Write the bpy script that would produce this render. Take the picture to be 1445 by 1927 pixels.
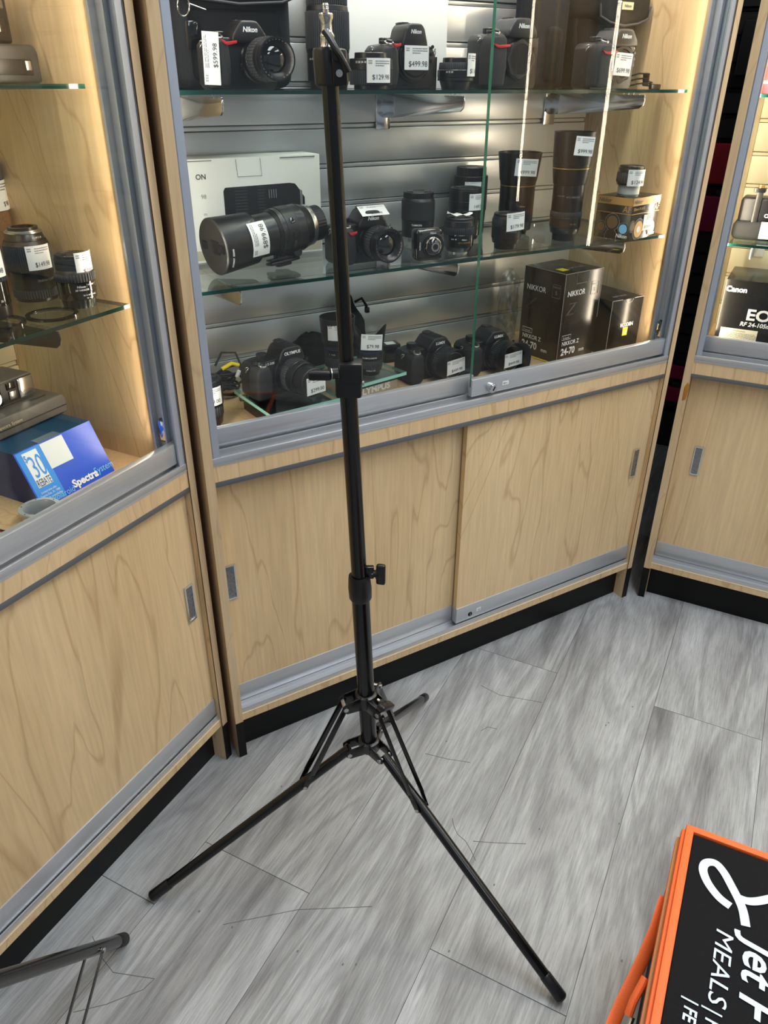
import bpy, bmesh, math, random
from math import sin, cos, pi, radians as rad
from mathutils import Matrix, Vector, Euler
random.seed(7)
for o in list(bpy.data.objects): bpy.data.objects.remove(o)
sc = bpy.context.scene; COL = sc.collection

# ------------------------------------------------------------------ camera, world, lights, exposure
def T(x=0, y=0, z=0): return Matrix.Translation((x, y, z))
def RX(a): return Matrix.Rotation(a, 4, 'X')
def RY(a): return Matrix.Rotation(a, 4, 'Y')
def RZ(a): return Matrix.Rotation(a, 4, 'Z')
def SC(x, y=None, z=None): return Matrix.Diagonal((x, x if y is None else y, x if z is None else z, 1))
CAM_H, PITCH, ROLL, FPX = 1.333, .5156, .0056, 1433.68
cam = bpy.data.objects.new('view_camera', bpy.data.cameras.new('view_camera')); COL.objects.link(cam)
cam.matrix_world = T(0, 0, CAM_H) @ RX(pi/2 - PITCH) @ RZ(ROLL)
cam.data.sensor_fit = 'VERTICAL'; cam.data.sensor_height = 24; cam.data.lens = 24*FPX/1927; cam.data.clip_start = .02
sc.camera = cam
w = bpy.data.worlds.new('world'); sc.world = w; w.use_nodes = True
w.node_tree.nodes['Background'].inputs[0].default_value = (.80, .90, 1, 1)
w.node_tree.nodes['Background'].inputs[1].default_value = .30
sc.view_settings.view_transform = 'Standard'; sc.view_settings.look = 'None'
sc.view_settings.gamma = 1; sc.view_settings.exposure = 0.0; sc.view_settings.use_curve_mapping = False
sc.cycles.max_bounces = 10; sc.cycles.transparent_max_bounces = 24; sc.cycles.use_denoising = True
sc.cycles.sample_clamp_indirect = 6; sc.cycles.caustics_reflective = False; sc.cycles.caustics_refractive = False
def area(name, loc, rot, sx, sy, power, color=(1, 1, 1), M=Matrix()):
    l = bpy.data.lights.new(name, 'AREA'); l.shape = 'RECTANGLE'; l.size = sx; l.size_y = sy; l.energy = power; l.color = color
    o = bpy.data.objects.new(name, l); COL.objects.link(o); o.matrix_world = M @ T(*loc) @ Euler(rot).to_matrix().to_4x4()
    return o
COOL = (.88, .94, 1)
for x, y, p in ((-.9, -.1, 2), (.9, -.1, 23), (.9, 1.0, 30), (-.6, -2.0, 11), (1.4, -2.0, 18), (2.6, .2, 18)):
    area('ceiling_panel_light', (x, y, 2.88), (0, 0, 0), .6, 1.2, p, COOL)

# ------------------------------------------------------------------ cabinet frames: origin at the front left foot, x along the front, y into the case
def frame(x, y, a): return T(x, y, 0) @ RZ(pi/2 - a)
CW, CT, ZB, ZR = 1.2195, .0175, .1015, .7238
FM = frame(-.32245, 1.22343, 1.0282)
FL = frame(-.34271, 1.23209, .4779) @ T(-CW, 0, 0)
FR = frame(.75768, 1.855, 2.0553)
F = {'M': FM, 'L': FL, 'R': FR, 'X': T(1.875, 1.268, 0) @ RZ(math.atan2(-.531, .847)), 'W': Matrix()}
WARM = (1, .84, .62); NEUT = (1, .93, .82)
for k, pl, pr in (('M', 2.0, 2.4), ('L', 1.6, 1.7), ('R', 4.5, 4.5), ('X', 1.0, 4.5)):   # LED sticks behind the jambs of each case, shining into the case
    area('jamb_led', (CT+.010, .062, 1.40), (rad(90), 0, rad(-46)), .012, 1.25, pl, WARM if k != 'M' else NEUT, F[k])
    area('jamb_led', (CW-CT-.010, .062, 1.40), (rad(90), 0, rad(46)), .012, 1.25, pr, WARM, F[k])
    area('case_top_fill', (CW/2, .16, 2.03), (rad(-12), 0, 0), 1.0, .06, 11 if k == 'M' else (6 if k == 'L' else 10), NEUT, F[k])  # fill lamp added under the top to brighten the case interior

# ------------------------------------------------------------------ mesh builder
class MB:
    def __init__(s): s.v = []; s.f = []; s.m = []; s.mats = []
    def mi(s, mat):
        if mat not in s.mats: s.mats.append(mat)
        return s.mats.index(mat)
    def add(s, vs, fs, mat, M=None):
        b = len(s.v); i = s.mi(mat)
        s.v += [tuple(M @ Vector(p)) for p in vs] if M is not None else [tuple(p) for p in vs]
        s.f += [[b+k for k in f] for f in fs]; s.m += [i]*len(fs); return s
    def bm(s, bm, mat, M=None):
        bm.verts.index_update()
        s.add([v.co.copy() for v in bm.verts], [[v.index for v in f.verts] for f in bm.faces], mat, M); bm.free(); return s
    def box(s, x0, x1, y0, y1, z0, z1, mat, M=None, bev=0, seg=2):
        bm = bmesh.new(); bmesh.ops.create_cube(bm, size=1)
        for v in bm.verts: v.co = Vector((x0+(v.co.x+.5)*(x1-x0), y0+(v.co.y+.5)*(y1-y0), z0+(v.co.z+.5)*(z1-z0)))
        if bev: bmesh.ops.bevel(bm, geom=bm.edges[:], offset=bev, segments=seg, profile=.5, affect='EDGES')
        return s.bm(bm, mat, M)
    def prism(s, pts, y0, y1, mat, M=None, bev=0, seg=2, taper=None):   # outline in xz, extruded along y
        bm = bmesh.new(); n = len(pts)
        if taper: cx = sum(p[0] for p in pts)/n; cz = sum(p[1] for p in pts)/n
        a = [bm.verts.new((p[0], y0, p[1])) for p in pts]
        b = [bm.verts.new((p[0], y1, p[1]) if not taper else (cx+(p[0]-cx)*taper, y1, cz+(p[1]-cz)*taper)) for p in pts]
        bm.faces.new(a); bm.faces.new(b[::-1])
        for i in range(n): bm.faces.new((a[i], b[i], b[(i+1) % n], a[(i+1) % n]))
        bmesh.ops.recalc_face_normals(bm, faces=bm.faces[:])
        if bev: bmesh.ops.bevel(bm, geom=bm.edges[:], offset=bev, segments=seg, profile=.5, affect='EDGES')
        return s.bm(bm, mat, M)
    def lathe(s, prof, mat, M=None, n=48, ribs=0, depth=.965, close=True):  # prof = [(r, z)], around z
        vs = []; fs = []
        if ribs: n = ribs*4
        for r, z in prof:
            for k in range(n):
                q = r*(depth if ribs and (k % 4) >= 2 else 1); a = 2*pi*k/n
                vs.append((q*cos(a), q*sin(a), z))
        for j in range(len(prof)-1):
            for k in range(n):
                k2 = (k+1) % n; fs.append((j*n+k, j*n+k2, (j+1)*n+k2, (j+1)*n+k))
        if close: fs.append(tuple(range(n))[::-1]); fs.append(tuple((len(prof)-1)*n+k for k in range(n)))
        return s.add(vs, fs, mat, M)
    def ring(s, r0, r1, z0, z1, mat, M=None, n=48):
        return s.lathe([(r0, z0), (r1, z0), (r1, z1), (r0, z1), (r0, z0)], mat, M, n, close=False)
    def cyl(s, p, q, r, mat, M=None, n=24, r2=None):
        p = Vector(p); q = Vector(q); d = q-p; R = d.to_track_quat('Z', 'Y').to_matrix().to_4x4()
        X = T(*p) @ R
        return s.lathe([(r, 0), (r if r2 is None else r2, d.length)], mat, (M @ X) if M is not None else X, n)
    def tube(s, pts, r, mat, M=None, n=8, closed=False, sx=1, up=(0, 0, 1)):   # sx flattens the tube into a strap
        pts = [Vector(p) for p in pts]; N = len(pts); vs = []; fs = []
        for i, p in enumerate(pts):
            d = (pts[(i+1) % N] - pts[i-1]) if closed else (pts[min(i+1, N-1)] - pts[max(i-1, 0)])
            d.normalize(); a = d.cross(Vector(up))
            if a.length < 1e-3: a = d.cross(Vector((1, 0, 0)))
            a.normalize(); b = d.cross(a)
            for k in range(n):
                t = 2*pi*k/n; vs.append(p + a*cos(t)*r*sx + b*sin(t)*r)
        for i in range(N if closed else N-1):
            j = (i+1) % N
            for k in range(n): k2 = (k+1) % n; fs.append((i*n+k, i*n+k2, j*n+k2, j*n+k))
        if not closed: fs.append(tuple(range(n))[::-1]); fs.append(tuple((N-1)*n+k for k in range(n)))
        return s.add(vs, fs, mat, M)
    def quad(s, w, h, mat, M=None, t=.0003):   # thin plate in xz facing -y, centred
        return s.box(-w/2, w/2, -t, 0, -h/2, h/2, mat, M)
    def text(s, txt, h, mat, M=None, bold=0., shear=0., align='CENTER', sx=1.):  # in xz facing -y, h = cap height
        vs, fs = glyphs(txt, bold, shear, align)
        k = h/.70
        return s.add([(x*k*sx, -.0004, y*k) for x, y in vs], fs, mat, M)
    def build(s, name, parent=None, label=None, ang=35, mod=None):
        me = bpy.data.meshes.new(name); me.from_pydata(s.v, [], s.f)
        for m in s.mats: me.materials.append(m)
        me.polygons.foreach_set('material_index', s.m)
        me.polygons.foreach_set('use_smooth', [True]*len(s.f)); me.update()
        me.set_sharp_from_angle(angle=rad(ang))
        o = bpy.data.objects.new(name, me); COL.objects.link(o); o.parent = parent
        if label: o['label'] = label
        return o
_g = {}
def glyphs(txt, bold, shear, align):
    key = (txt, bold, shear, align)
    if key not in _g:
        c = bpy.data.curves.new('t', 'FONT'); c.body = txt; c.offset = bold; c.shear = shear; c.align_x = align; c.resolution_u = 3
        o = bpy.data.objects.new('t', c); COL.objects.link(o)
        me = bpy.data.meshes.new_from_object(o.evaluated_get(bpy.context.evaluated_depsgraph_get()))
        _g[key] = ([(v.co.x, v.co.y) for v in me.vertices], [list(p.vertices) for p in me.polygons])
        bpy.data.objects.remove(o); bpy.data.curves.remove(c); bpy.data.meshes.remove(me)
    return _g[key]
def empty(name, M, label=None, cat=None, group=None):
    o = bpy.data.objects.new(name, None); COL.objects.link(o); o.matrix_world = M; o.empty_display_size = .02
    return tag_(o, label, cat, group)
def tag_(o, label=None, cat=None, group=None, kind=None):
    if label: o['label'] = label
    if cat: o['category'] = cat
    if group: o['group'] = group
    if kind: o['kind'] = kind
    return o
def thing(name, label, cat, fr, loc, rot=0, pre=None, group=None):
    return empty(name, F[fr] @ T(*loc) @ RZ(rad(rot)) @ (pre if pre is not None else Matrix()), label, cat, group)
def solo(mb, name, label, cat, fr, loc, rot=0, pre=None, group=None):
    o = mb.build(name); o.matrix_world = F[fr] @ T(*loc) @ RZ(rad(rot)) @ (pre if pre is not None else Matrix())
    return tag_(o, label, cat, group)

# ------------------------------------------------------------------ materials
def srgb(r, g, b): return tuple(((c/255)/12.92 if c/255 <= .04045 else ((c/255+.055)/1.055)**2.4) for c in (r, g, b)) + (1,)
def new_mat(name):
    m = bpy.data.materials.new(name); m.use_nodes = True; return m, m.node_tree, m.node_tree.nodes['Principled BSDF']
def plain(name, col, rough=.5, metal=0, spec=.5, noise=0, nscale=60, bump=0, coat=0, stretch=(1, 1, 1)):
    m, nt, b = new_mat(name); b.inputs['Base Color'].default_value = col; b.inputs['Roughness'].default_value = rough
    b.inputs['Metallic'].default_value = metal; b.inputs['Specular IOR Level'].default_value = spec; b.inputs['Coat Weight'].default_value = coat
    if noise or bump:
        tc = nt.nodes.new('ShaderNodeTexCoord'); mp = nt.nodes.new('ShaderNodeMapping'); mp.inputs['Scale'].default_value = stretch
        n = nt.nodes.new('ShaderNodeTexNoise'); n.inputs['Scale'].default_value = nscale; n.inputs['Detail'].default_value = 3
        nt.links.new(tc.outputs['Object'], mp.inputs[0]); nt.links.new(mp.outputs[0], n.inputs[0])
        if noise:
            mx = nt.nodes.new('ShaderNodeMix'); mx.data_type = 'RGBA'
            mx.inputs[6].default_value = tuple(c*(1-noise) for c in col[:3])+(1,); mx.inputs[7].default_value = tuple(min(1, c*(1+noise)) for c in col[:3])+(1,)
            nt.links.new(n.outputs[0], mx.inputs[0]); nt.links.new(mx.outputs[2], b.inputs['Base Color'])
            mr = nt.nodes.new('ShaderNodeMapRange'); mr.inputs[3].default_value = max(.02, rough-.08); mr.inputs[4].default_value = min(1, rough+.08)
            nt.links.new(n.outputs[0], mr.inputs[0]); nt.links.new(mr.outputs[0], b.inputs['Roughness'])
        if bump:
            bp = nt.nodes.new('ShaderNodeBump'); bp.inputs['Strength'].default_value = bump; bp.inputs['Distance'].default_value = .002
            nt.links.new(n.outputs[0], bp.inputs['Height']); nt.links.new(bp.outputs[0], b.inputs['Normal'])
    return m
def nd(nt, kind, **kw):
    n = nt.nodes.new('ShaderNode'+kind)
    for k, v in kw.items(): setattr(n, k, v)
    return n
def maple(name, a, b_, seed=0., sz=.24, lines=.42, rough=.42):
    m, nt, b = new_mat(name); L = nt.links.new
    tc = nd(nt, 'TexCoord'); mp = nd(nt, 'Mapping'); mp.inputs['Scale'].default_value = (1, 1, sz); mp.inputs['Location'].default_value = (seed, seed*.7, seed*.3)
    L(tc.outputs['Object'], mp.inputs[0])
    n1 = nd(nt, 'TexNoise'); n1.inputs['Scale'].default_value = 3.4; n1.inputs['Detail'].default_value = 3.5; n1.inputs['Roughness'].default_value = .45; n1.inputs['Distortion'].default_value = .6
    L(mp.outputs[0], n1.inputs[0])
    mu = nd(nt, 'Math', operation='MULTIPLY'); mu.inputs[1].default_value = 15; L(n1.outputs[0], mu.inputs[0])
    fr = nd(nt, 'Math', operation='FRACT'); L(mu.outputs[0], fr.inputs[0])
    rp = nd(nt, 'ValToRGB'); rp.color_ramp.elements[0].position = 0; rp.color_ramp.elements[0].color = (0, 0, 0, 1)
    rp.color_ramp.elements[1].position = .08; rp.color_ramp.elements[1].color = (1, 1, 1, 1)
    e = rp.color_ramp.elements.new(.95); e.color = (.9, .9, .9, 1); e = rp.color_ramp.elements.new(1.); e.color = (0, 0, 0, 1)
    L(fr.outputs[0], rp.inputs[0])
    mp2 = nd(nt, 'Mapping'); mp2.inputs['Scale'].default_value = (1, 1, .05); L(tc.outputs['Object'], mp2.inputs[0])
    n2 = nd(nt, 'TexNoise'); n2.inputs['Scale'].default_value = 160; n2.inputs['Detail'].default_value = 2; L(mp2.outputs[0], n2.inputs[0])
    n3 = nd(nt, 'TexNoise'); n3.inputs['Scale'].default_value = 5; n3.inputs['Detail'].default_value = 2; L(mp.outputs[0], n3.inputs[0])
    fine = nd(nt, 'Mix', data_type='RGBA'); fine.inputs[6].default_value = b_; fine.inputs[7].default_value = a
    mr = nd(nt, 'MapRange'); mr.inputs[1].default_value = .3; mr.inputs[2].default_value = .7; L(n3.outputs[0], mr.inputs[0]); L(mr.outputs[0], fine.inputs[0])
    st = nd(nt, 'Mix', data_type='RGBA', blend_type='MULTIPLY'); st.inputs[0].default_value = .14; L(fine.outputs[2], st.inputs[6])
    g2 = nd(nt, 'MapRange'); g2.inputs[1].default_value = .3; g2.inputs[2].default_value = .7; L(n2.outputs[0], g2.inputs[0]); L(g2.outputs[0], st.inputs[7])
    ln = nd(nt, 'Mix', data_type='RGBA', blend_type='MULTIPLY'); ln.inputs[0].default_value = lines; L(st.outputs[2], ln.inputs[6])
    warm = nd(nt, 'Mix', data_type='RGBA'); warm.inputs[6].default_value = (.50, .36, .24, 1); warm.inputs[7].default_value = (1, 1, 1, 1); L(rp.outputs[0], warm.inputs[0]); L(warm.outputs[2], ln.inputs[7])
    L(ln.outputs[2], b.inputs['Base Color']); b.inputs['Roughness'].default_value = rough; b.inputs['Specular IOR Level'].default_value = .4
    return m
def glass(name, tint, refl=.04, rough=0.):
    m, nt, b = new_mat(name); nt.nodes.remove(b); L = nt.links.new
    out = nt.nodes['Material Output']; tr = nd(nt, 'BsdfTransparent'); tr.inputs[0].default_value = tint
    gl = nd(nt, 'BsdfGlossy'); gl.inputs['Roughness'].default_value = rough; mx = nd(nt, 'MixShader')
    lw = nd(nt, 'LayerWeight'); lw.inputs[0].default_value = .5
    pw = nd(nt, 'Math', operation='POWER'); pw.inputs[1].default_value = 4.6; L(lw.outputs['Facing'], pw.inputs[0])
    ma = nd(nt, 'Math', operation='MULTIPLY_ADD'); ma.inputs[1].default_value = .9; ma.inputs[2].default_value = refl; L(pw.outputs[0], ma.inputs[0])
    L(ma.outputs[0], mx.inputs[0]); L(tr.outputs[0], mx.inputs[1]); L(gl.outputs[0], mx.inputs[2]); L(mx.outputs[0], out.inputs[0])
    return m
MAPLE = maple('maple_laminate', srgb(228, 199, 156), srgb(216, 184, 141), .0)
MAPLE2 = maple('maple_laminate_door', srgb(212, 184, 141), srgb(198, 168, 125), 3.7)
MAPLEE = maple('maple_edge', srgb(216, 190, 152), srgb(202, 174, 134), 8.1, lines=.25)
MAPLEI = maple('maple_interior', srgb(212, 176, 134), srgb(198, 158, 114), 5.2, sz=.10)
EDGEL = plain('light_core_edge', srgb(226, 208, 176), .6)
ALU = plain('brushed_aluminium', srgb(196, 199, 204), .34, .6, noise=.12, nscale=40, stretch=(.3, 20, 20))
ALUD = plain('aluminium_channel', srgb(112, 116, 122), .5, .55)
ALUV = plain('aluminium_jamb', srgb(182, 190, 204), .4, .55, noise=.05, nscale=30, stretch=(20, 20, .3))
STEEL = plain('stainless_slat', srgb(206, 207, 208), .33, .72, noise=.05, nscale=14, stretch=(1, 20, 40))
STEELG = plain('slat_groove', srgb(130, 132, 134), .4, .6)
CREAM = plain('cream_slat', srgb(226, 214, 182), .5, noise=.03)
CHROME = plain('chrome', srgb(225, 225, 228), .12, 1)
CHROMER = plain('worn_chrome', srgb(150, 152, 156), .3, 1, noise=.5, nscale=260)
BLACKK = plain('black_kick_laminate', srgb(9, 9, 10), .45, spec=.25)
DARK = plain('dark_gap', srgb(8, 8, 8), .9)
BP = plain('black_plastic', srgb(19, 19, 22), .38, spec=.42)
BP2 = plain('black_plastic_satin', srgb(19, 19, 22), .3)
RUB = plain('black_rubber', srgb(24, 24, 26), .72, bump=.25, nscale=900)
RUBG = plain('grey_rubber_rings', srgb(46, 48, 53), .6)
GUN = plain('gunmetal', srgb(70, 68, 66), .35, .6)
GLOSSB = plain('gloss_black', srgb(10, 10, 12), .12, coat=.5)
BPAINT = plain('black_powder_coat', srgb(9, 9, 10), .22)
BMET = plain('black_metal_bracket', srgb(14, 14, 15), .38)
SILV = plain('silver_metal', srgb(190, 190, 188), .28, 1)
BRASSY = plain('bright_spigot', srgb(205, 203, 198), .18, 1)
GOLD = plain('gold_band', srgb(200, 160, 80), .3, .8)
BLUEB = plain('blue_band', srgb(50, 60, 150), .35, .4)
RED = plain('red_accent', srgb(185, 28, 32), .4)
WHITE = plain('white_print', srgb(232, 232, 232), .6)
GREYP = plain('grey_print', srgb(120, 120, 122), .6)
INK = plain('dark_ink', srgb(60, 60, 64), .6)
PAPER = plain('label_paper', srgb(232, 232, 230), .65)
CARDW = plain('white_carton', srgb(222, 224, 222), .55, noise=.02, nscale=20)
CARDB = plain('black_carton', srgb(15, 15, 16), .24)
CARDG = plain('dark_foil_carton', srgb(44, 42, 40), .26, .7)
YEL = plain('yellow_print', srgb(235, 205, 20), .5)
FAB = plain('black_nylon', srgb(16, 17, 19), .85, spec=.2, noise=.12, nscale=400, bump=.15)
FABN = plain('navy_nylon', srgb(15, 18, 27), .8, spec=.25, noise=.1, nscale=300, bump=.1)
MESHF = plain('grey_mesh_fabric', srgb(38, 40, 45), .85, spec=.2, noise=.3, nscale=600, bump=.15)
VELV = plain('black_velvet', srgb(8, 8, 9), .95, spec=.1, noise=.3, nscale=90)
TAN = plain('tan_patch', srgb(200, 186, 150), .7)
CABLE = plain('black_cable', srgb(18, 18, 19), .5)
LGLASS = plain('lens_glass', srgb(6, 7, 10), .03, coat=1.)
GREENE = plain('glass_green_edge', srgb(12, 50, 44), .12)
GREENT = plain('glass_door_edge', srgb(84, 160, 132), .1)
AQUA = plain('riser_aqua_edge', srgb(150, 218, 204), .12)
GREYC = plain('grey_brown_plastic', srgb(98, 91, 84), .45, noise=.05, nscale=200)
GREYD = plain('dark_grey_plastic', srgb(40, 39, 38), .4)
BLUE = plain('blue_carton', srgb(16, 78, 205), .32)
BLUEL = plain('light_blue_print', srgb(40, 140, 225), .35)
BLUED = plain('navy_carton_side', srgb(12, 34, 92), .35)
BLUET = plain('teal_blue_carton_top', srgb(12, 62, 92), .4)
CYAN = plain('pale_blue_print', srgb(120, 190, 235), .4)
ORANGE = plain('orange_webbing', srgb(240, 108, 48), .6, noise=.12, nscale=900, stretch=(1, 1, 1), bump=.3)
NYLON = plain('black_bag_nylon', srgb(13, 14, 18), .8, spec=.2, noise=.2, nscale=400, bump=.3)
BAGPR = plain('bag_print', srgb(206, 222, 240), .5)
PINK = plain('magenta_package', srgb(170, 18, 80), .5)
REDP = plain('red_package', srgb(190, 30, 50), .5)
INKW = plain('dark_joint', srgb(70, 52, 36), .8)
TAPE = plain('amber_tape', srgb(170, 110, 30), .35)
WALLP = plain('wall_paint', srgb(196, 198, 200), .8)
PICT = plain('printed_lens_dark', srgb(30, 32, 36), .4)
GLASSP = glass('door_glass', (.97, .985, .98, 1), .028)
GLASSS = glass('shelf_glass', (.90, .965, .945, 1), .05)
GLASSC = glass('clear_plastic', (.93, .95, .95, 1), .07, .05)
FILM = glass('bubble_film', (.82, .84, .86, 1), .16, .18)
m, nt, b = new_mat('bubble_wrap'); b.inputs['Base Color'].default_value = (.75, .78, .8, 1)
WICK = plain('brown_mesh', srgb(120, 84, 52), .7, noise=.5, nscale=300, bump=.6)

# ------------------------------------------------------------------ floor: grey oak vinyl planks
def floor():
    m, nt, b = new_mat('grey_oak_vinyl'); L = nt.links.new
    geo = nd(nt, 'NewGeometry'); tc = nd(nt, 'TexCoord')
    rv = nd(nt, 'Math', operation='MULTIPLY'); rv.inputs[1].default_value = 37.; L(geo.outputs['Random Per Island'], rv.inputs[0])
    cx = nd(nt, 'CombineXYZ'); L(rv.outputs[0], cx.inputs[0]); L(rv.outputs[0], cx.inputs[2])
    ad = nd(nt, 'VectorMath', operation='ADD'); L(tc.outputs['Object'], ad.inputs[0]); L(cx.outputs[0], ad.inputs[1])
    mp = nd(nt, 'Mapping'); mp.inputs['Scale'].default_value = (.17, 1, 1); L(ad.outputs[0], mp.inputs[0])
    n1 = nd(nt, 'TexNoise'); n1.inputs['Scale'].default_value = 6.5; n1.inputs['Detail'].default_value = 3; n1.inputs['Distortion'].default_value = 1.5; L(mp.outputs[0], n1.inputs[0])
    mu = nd(nt, 'Math', operation='MULTIPLY'); mu.inputs[1].default_value = 38; L(n1.outputs[0], mu.inputs[0])
    sn = nd(nt, 'Math', operation='SINE'); L(mu.outputs[0], sn.inputs[0])
    mp2 = nd(nt, 'Mapping'); mp2.inputs['Scale'].default_value = (.05, 1, 1); L(ad.outputs[0], mp2.inputs[0])
    n2 = nd(nt, 'TexNoise'); n2.inputs['Scale'].default_value = 330; n2.inputs['Detail'].default_value = 5; n2.inputs['Roughness'].default_value = .75; L(mp2.outputs[0], n2.inputs[0])
    mp3 = nd(nt, 'Mapping'); mp3.inputs['Scale'].default_value = (.20, 1, 1); L(ad.outputs[0], mp3.inputs[0])
    n3 = nd(nt, 'TexNoise'); n3.inputs['Scale'].default_value = 7; n3.inputs['Detail'].default_value = 3; n3.inputs['Distortion'].default_value = .6; L(mp3.outputs[0], n3.inputs[0])
    base = nd(nt, 'ValToRGB'); r = base.color_ramp; r.elements[0].position = .25; r.elements[0].color = srgb(116, 115, 117); r.elements[1].position = .68; r.elements[1].color = srgb(184, 187, 190)
    e = r.elements.new(.47); e.color = srgb(165, 167, 169); L(n3.outputs[0], base.inputs[0])
    g = nd(nt, 'MapRange'); g.inputs[1].default_value = .34; g.inputs[2].default_value = .60; g.inputs[3].default_value = .70; g.inputs[4].default_value = 1.06; L(n2.outputs[0], g.inputs[0])
    g1 = nd(nt, 'MapRange'); g1.inputs[1].default_value = -1; g1.inputs[2].default_value = 1; g1.inputs[3].default_value = .79; g1.inputs[4].default_value = 1.04; L(sn.outputs[0], g1.inputs[0])
    m1 = nd(nt, 'Mix', data_type='RGBA', blend_type='MULTIPLY'); m1.inputs[0].default_value = 1; L(base.outputs[0], m1.inputs[6]); L(g.outputs[0], m1.inputs[7])
    m2 = nd(nt, 'Mix', data_type='RGBA', blend_type='MULTIPLY'); m2.inputs[0].default_value = 1; L(m1.outputs[2], m2.inputs[6]); L(g1.outputs[0], m2.inputs[7])
    L(m2.outputs[2], b.inputs['Base Color']); b.inputs['Roughness'].default_value = .48; b.inputs['Specular IOR Level'].default_value = .35
    bp = nd(nt, 'Bump'); bp.inputs['Strength'].default_value = .25; bp.inputs['Distance'].default_value = .001; L(n2.outputs[0], bp.inputs['Height']); L(bp.outputs[0], b.inputs['Normal'])
    seam = plain('plank_seam', srgb(84, 84, 86), .8)
    mb = MB(); pw = .2445; L0 = 1.62; g_ = .0005; g2 = .0007
    joints = {0: .735, 1: 1.551, 2: .743, 3: 1.544, 4: .74, -1: .585, 5: 1.2, 6: .4, -2: 1.3}
    for k in range(-14, 15):
        a0 = -.7705 + k*pw; j = joints.get(k, (k*.617) % L0)
        for i in range(-4, 4):
            x0 = j+i*L0; x1 = x0+L0
            mb.box(x0+g2, x1-g2, -a0-pw+g_, -a0-g_, -.004, 0, m)
    mb.box(-6, 7, -4, 4, -.02, -.0012, seam)
    scuff = plain('floor_scuff', srgb(104, 102, 102), .7)
    for path in [[(1.014, 0.3514), (0.9975, 0.341), (0.9834, 0.327), (0.9757, 0.3066), (0.9613, 0.2894), (0.9433, 0.2724)] ,[(0.9825, 0.2933), (0.9987, 0.2538), (1.0257, 0.1961)] ,[(0.4877, 0.8265), (0.4679, 0.7863), (0.4571, 0.7474), (0.4814, 0.677)] ,[(0.3792, 0.7586), (0.413, 0.7198), (0.4594, 0.6817), (0.4814, 0.677)] ,[(1.4173, 0.4407), (1.4061, 0.3872), (1.4294, 0.2852)] ,[(1.1478, 0.4738), (1.1557, 0.4246), (1.1704, 0.3727)] ,[(0.6119, 0.6325), (0.6977, 0.5281), (0.766, 0.4089)] ,[(1.2722, 0.3858), (1.2909, 0.3755), (1.2943, 0.3541)] ]:
        mb.tube([(x, y, .00012) for x, y in path], .0006, scuff, n=5)
    for x, y in [(0.6122, 0.6872), (0.6488, 0.4043), (0.6154, 0.6149), (1.2042, 0.4452), (1.4248, 0.1276), (1.4364, 0.124), (1.1599, 0.04), (1.072, 0.1827), (0.9115, 0.2224), (0.7545, 0.2494), (0.8767, -0.0248), (0.6326, 0.4863), (0.6594, 0.3838), (1.5171, 0.0839), (0.9204, 0.7119)]:
        mb.box(x-.0022, x+.002, y-.0012, y+.0014, 0, .0003, scuff)
    o = mb.build('floor'); o['kind'] = 'structure'; o.matrix_world = RZ(rad(63.1))
floor()

# room shell
def slab(name, p, mat):
    o = MB().box(*p, mat).build(name); o['kind'] = 'structure'; return o
slab('ceiling', (-4.5, 5.5, -4, 5, 2.9, 2.95), WALLP)
slab('wall_left', (-4.55, -4.5, -4, 5, 0, 2.9), WALLP)

# black slatwall behind the gap between the cases
def back_slatwall():
    mb = MB()
    mb.box(-1.6, 1.6, .012, .03, 0, 2.8, DARK)
    blk = plain('black_slat_board', srgb(30, 29, 29), .55)
    k = 0; z = .17
    mb.box(-1.6, 1.6, -.012, .012, 0, .15, blk)
    while z < 2.75:
        mb.box(-1.6, 1.6, 0, .012, z, z+.064, blk); mb.box(-1.6, 1.6, -.004, .004, z+.064, z+.070, BP2); z += .0765
    o = mb.build('wall_back'); o['kind'] = 'structure'; o.matrix_world = T(1.55, 2.75, 0) @ RZ(rad(-28)); return o
back_slatwall()
F['B'] = T(1.55, 2.75, 0) @ RZ(rad(-28))

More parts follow.
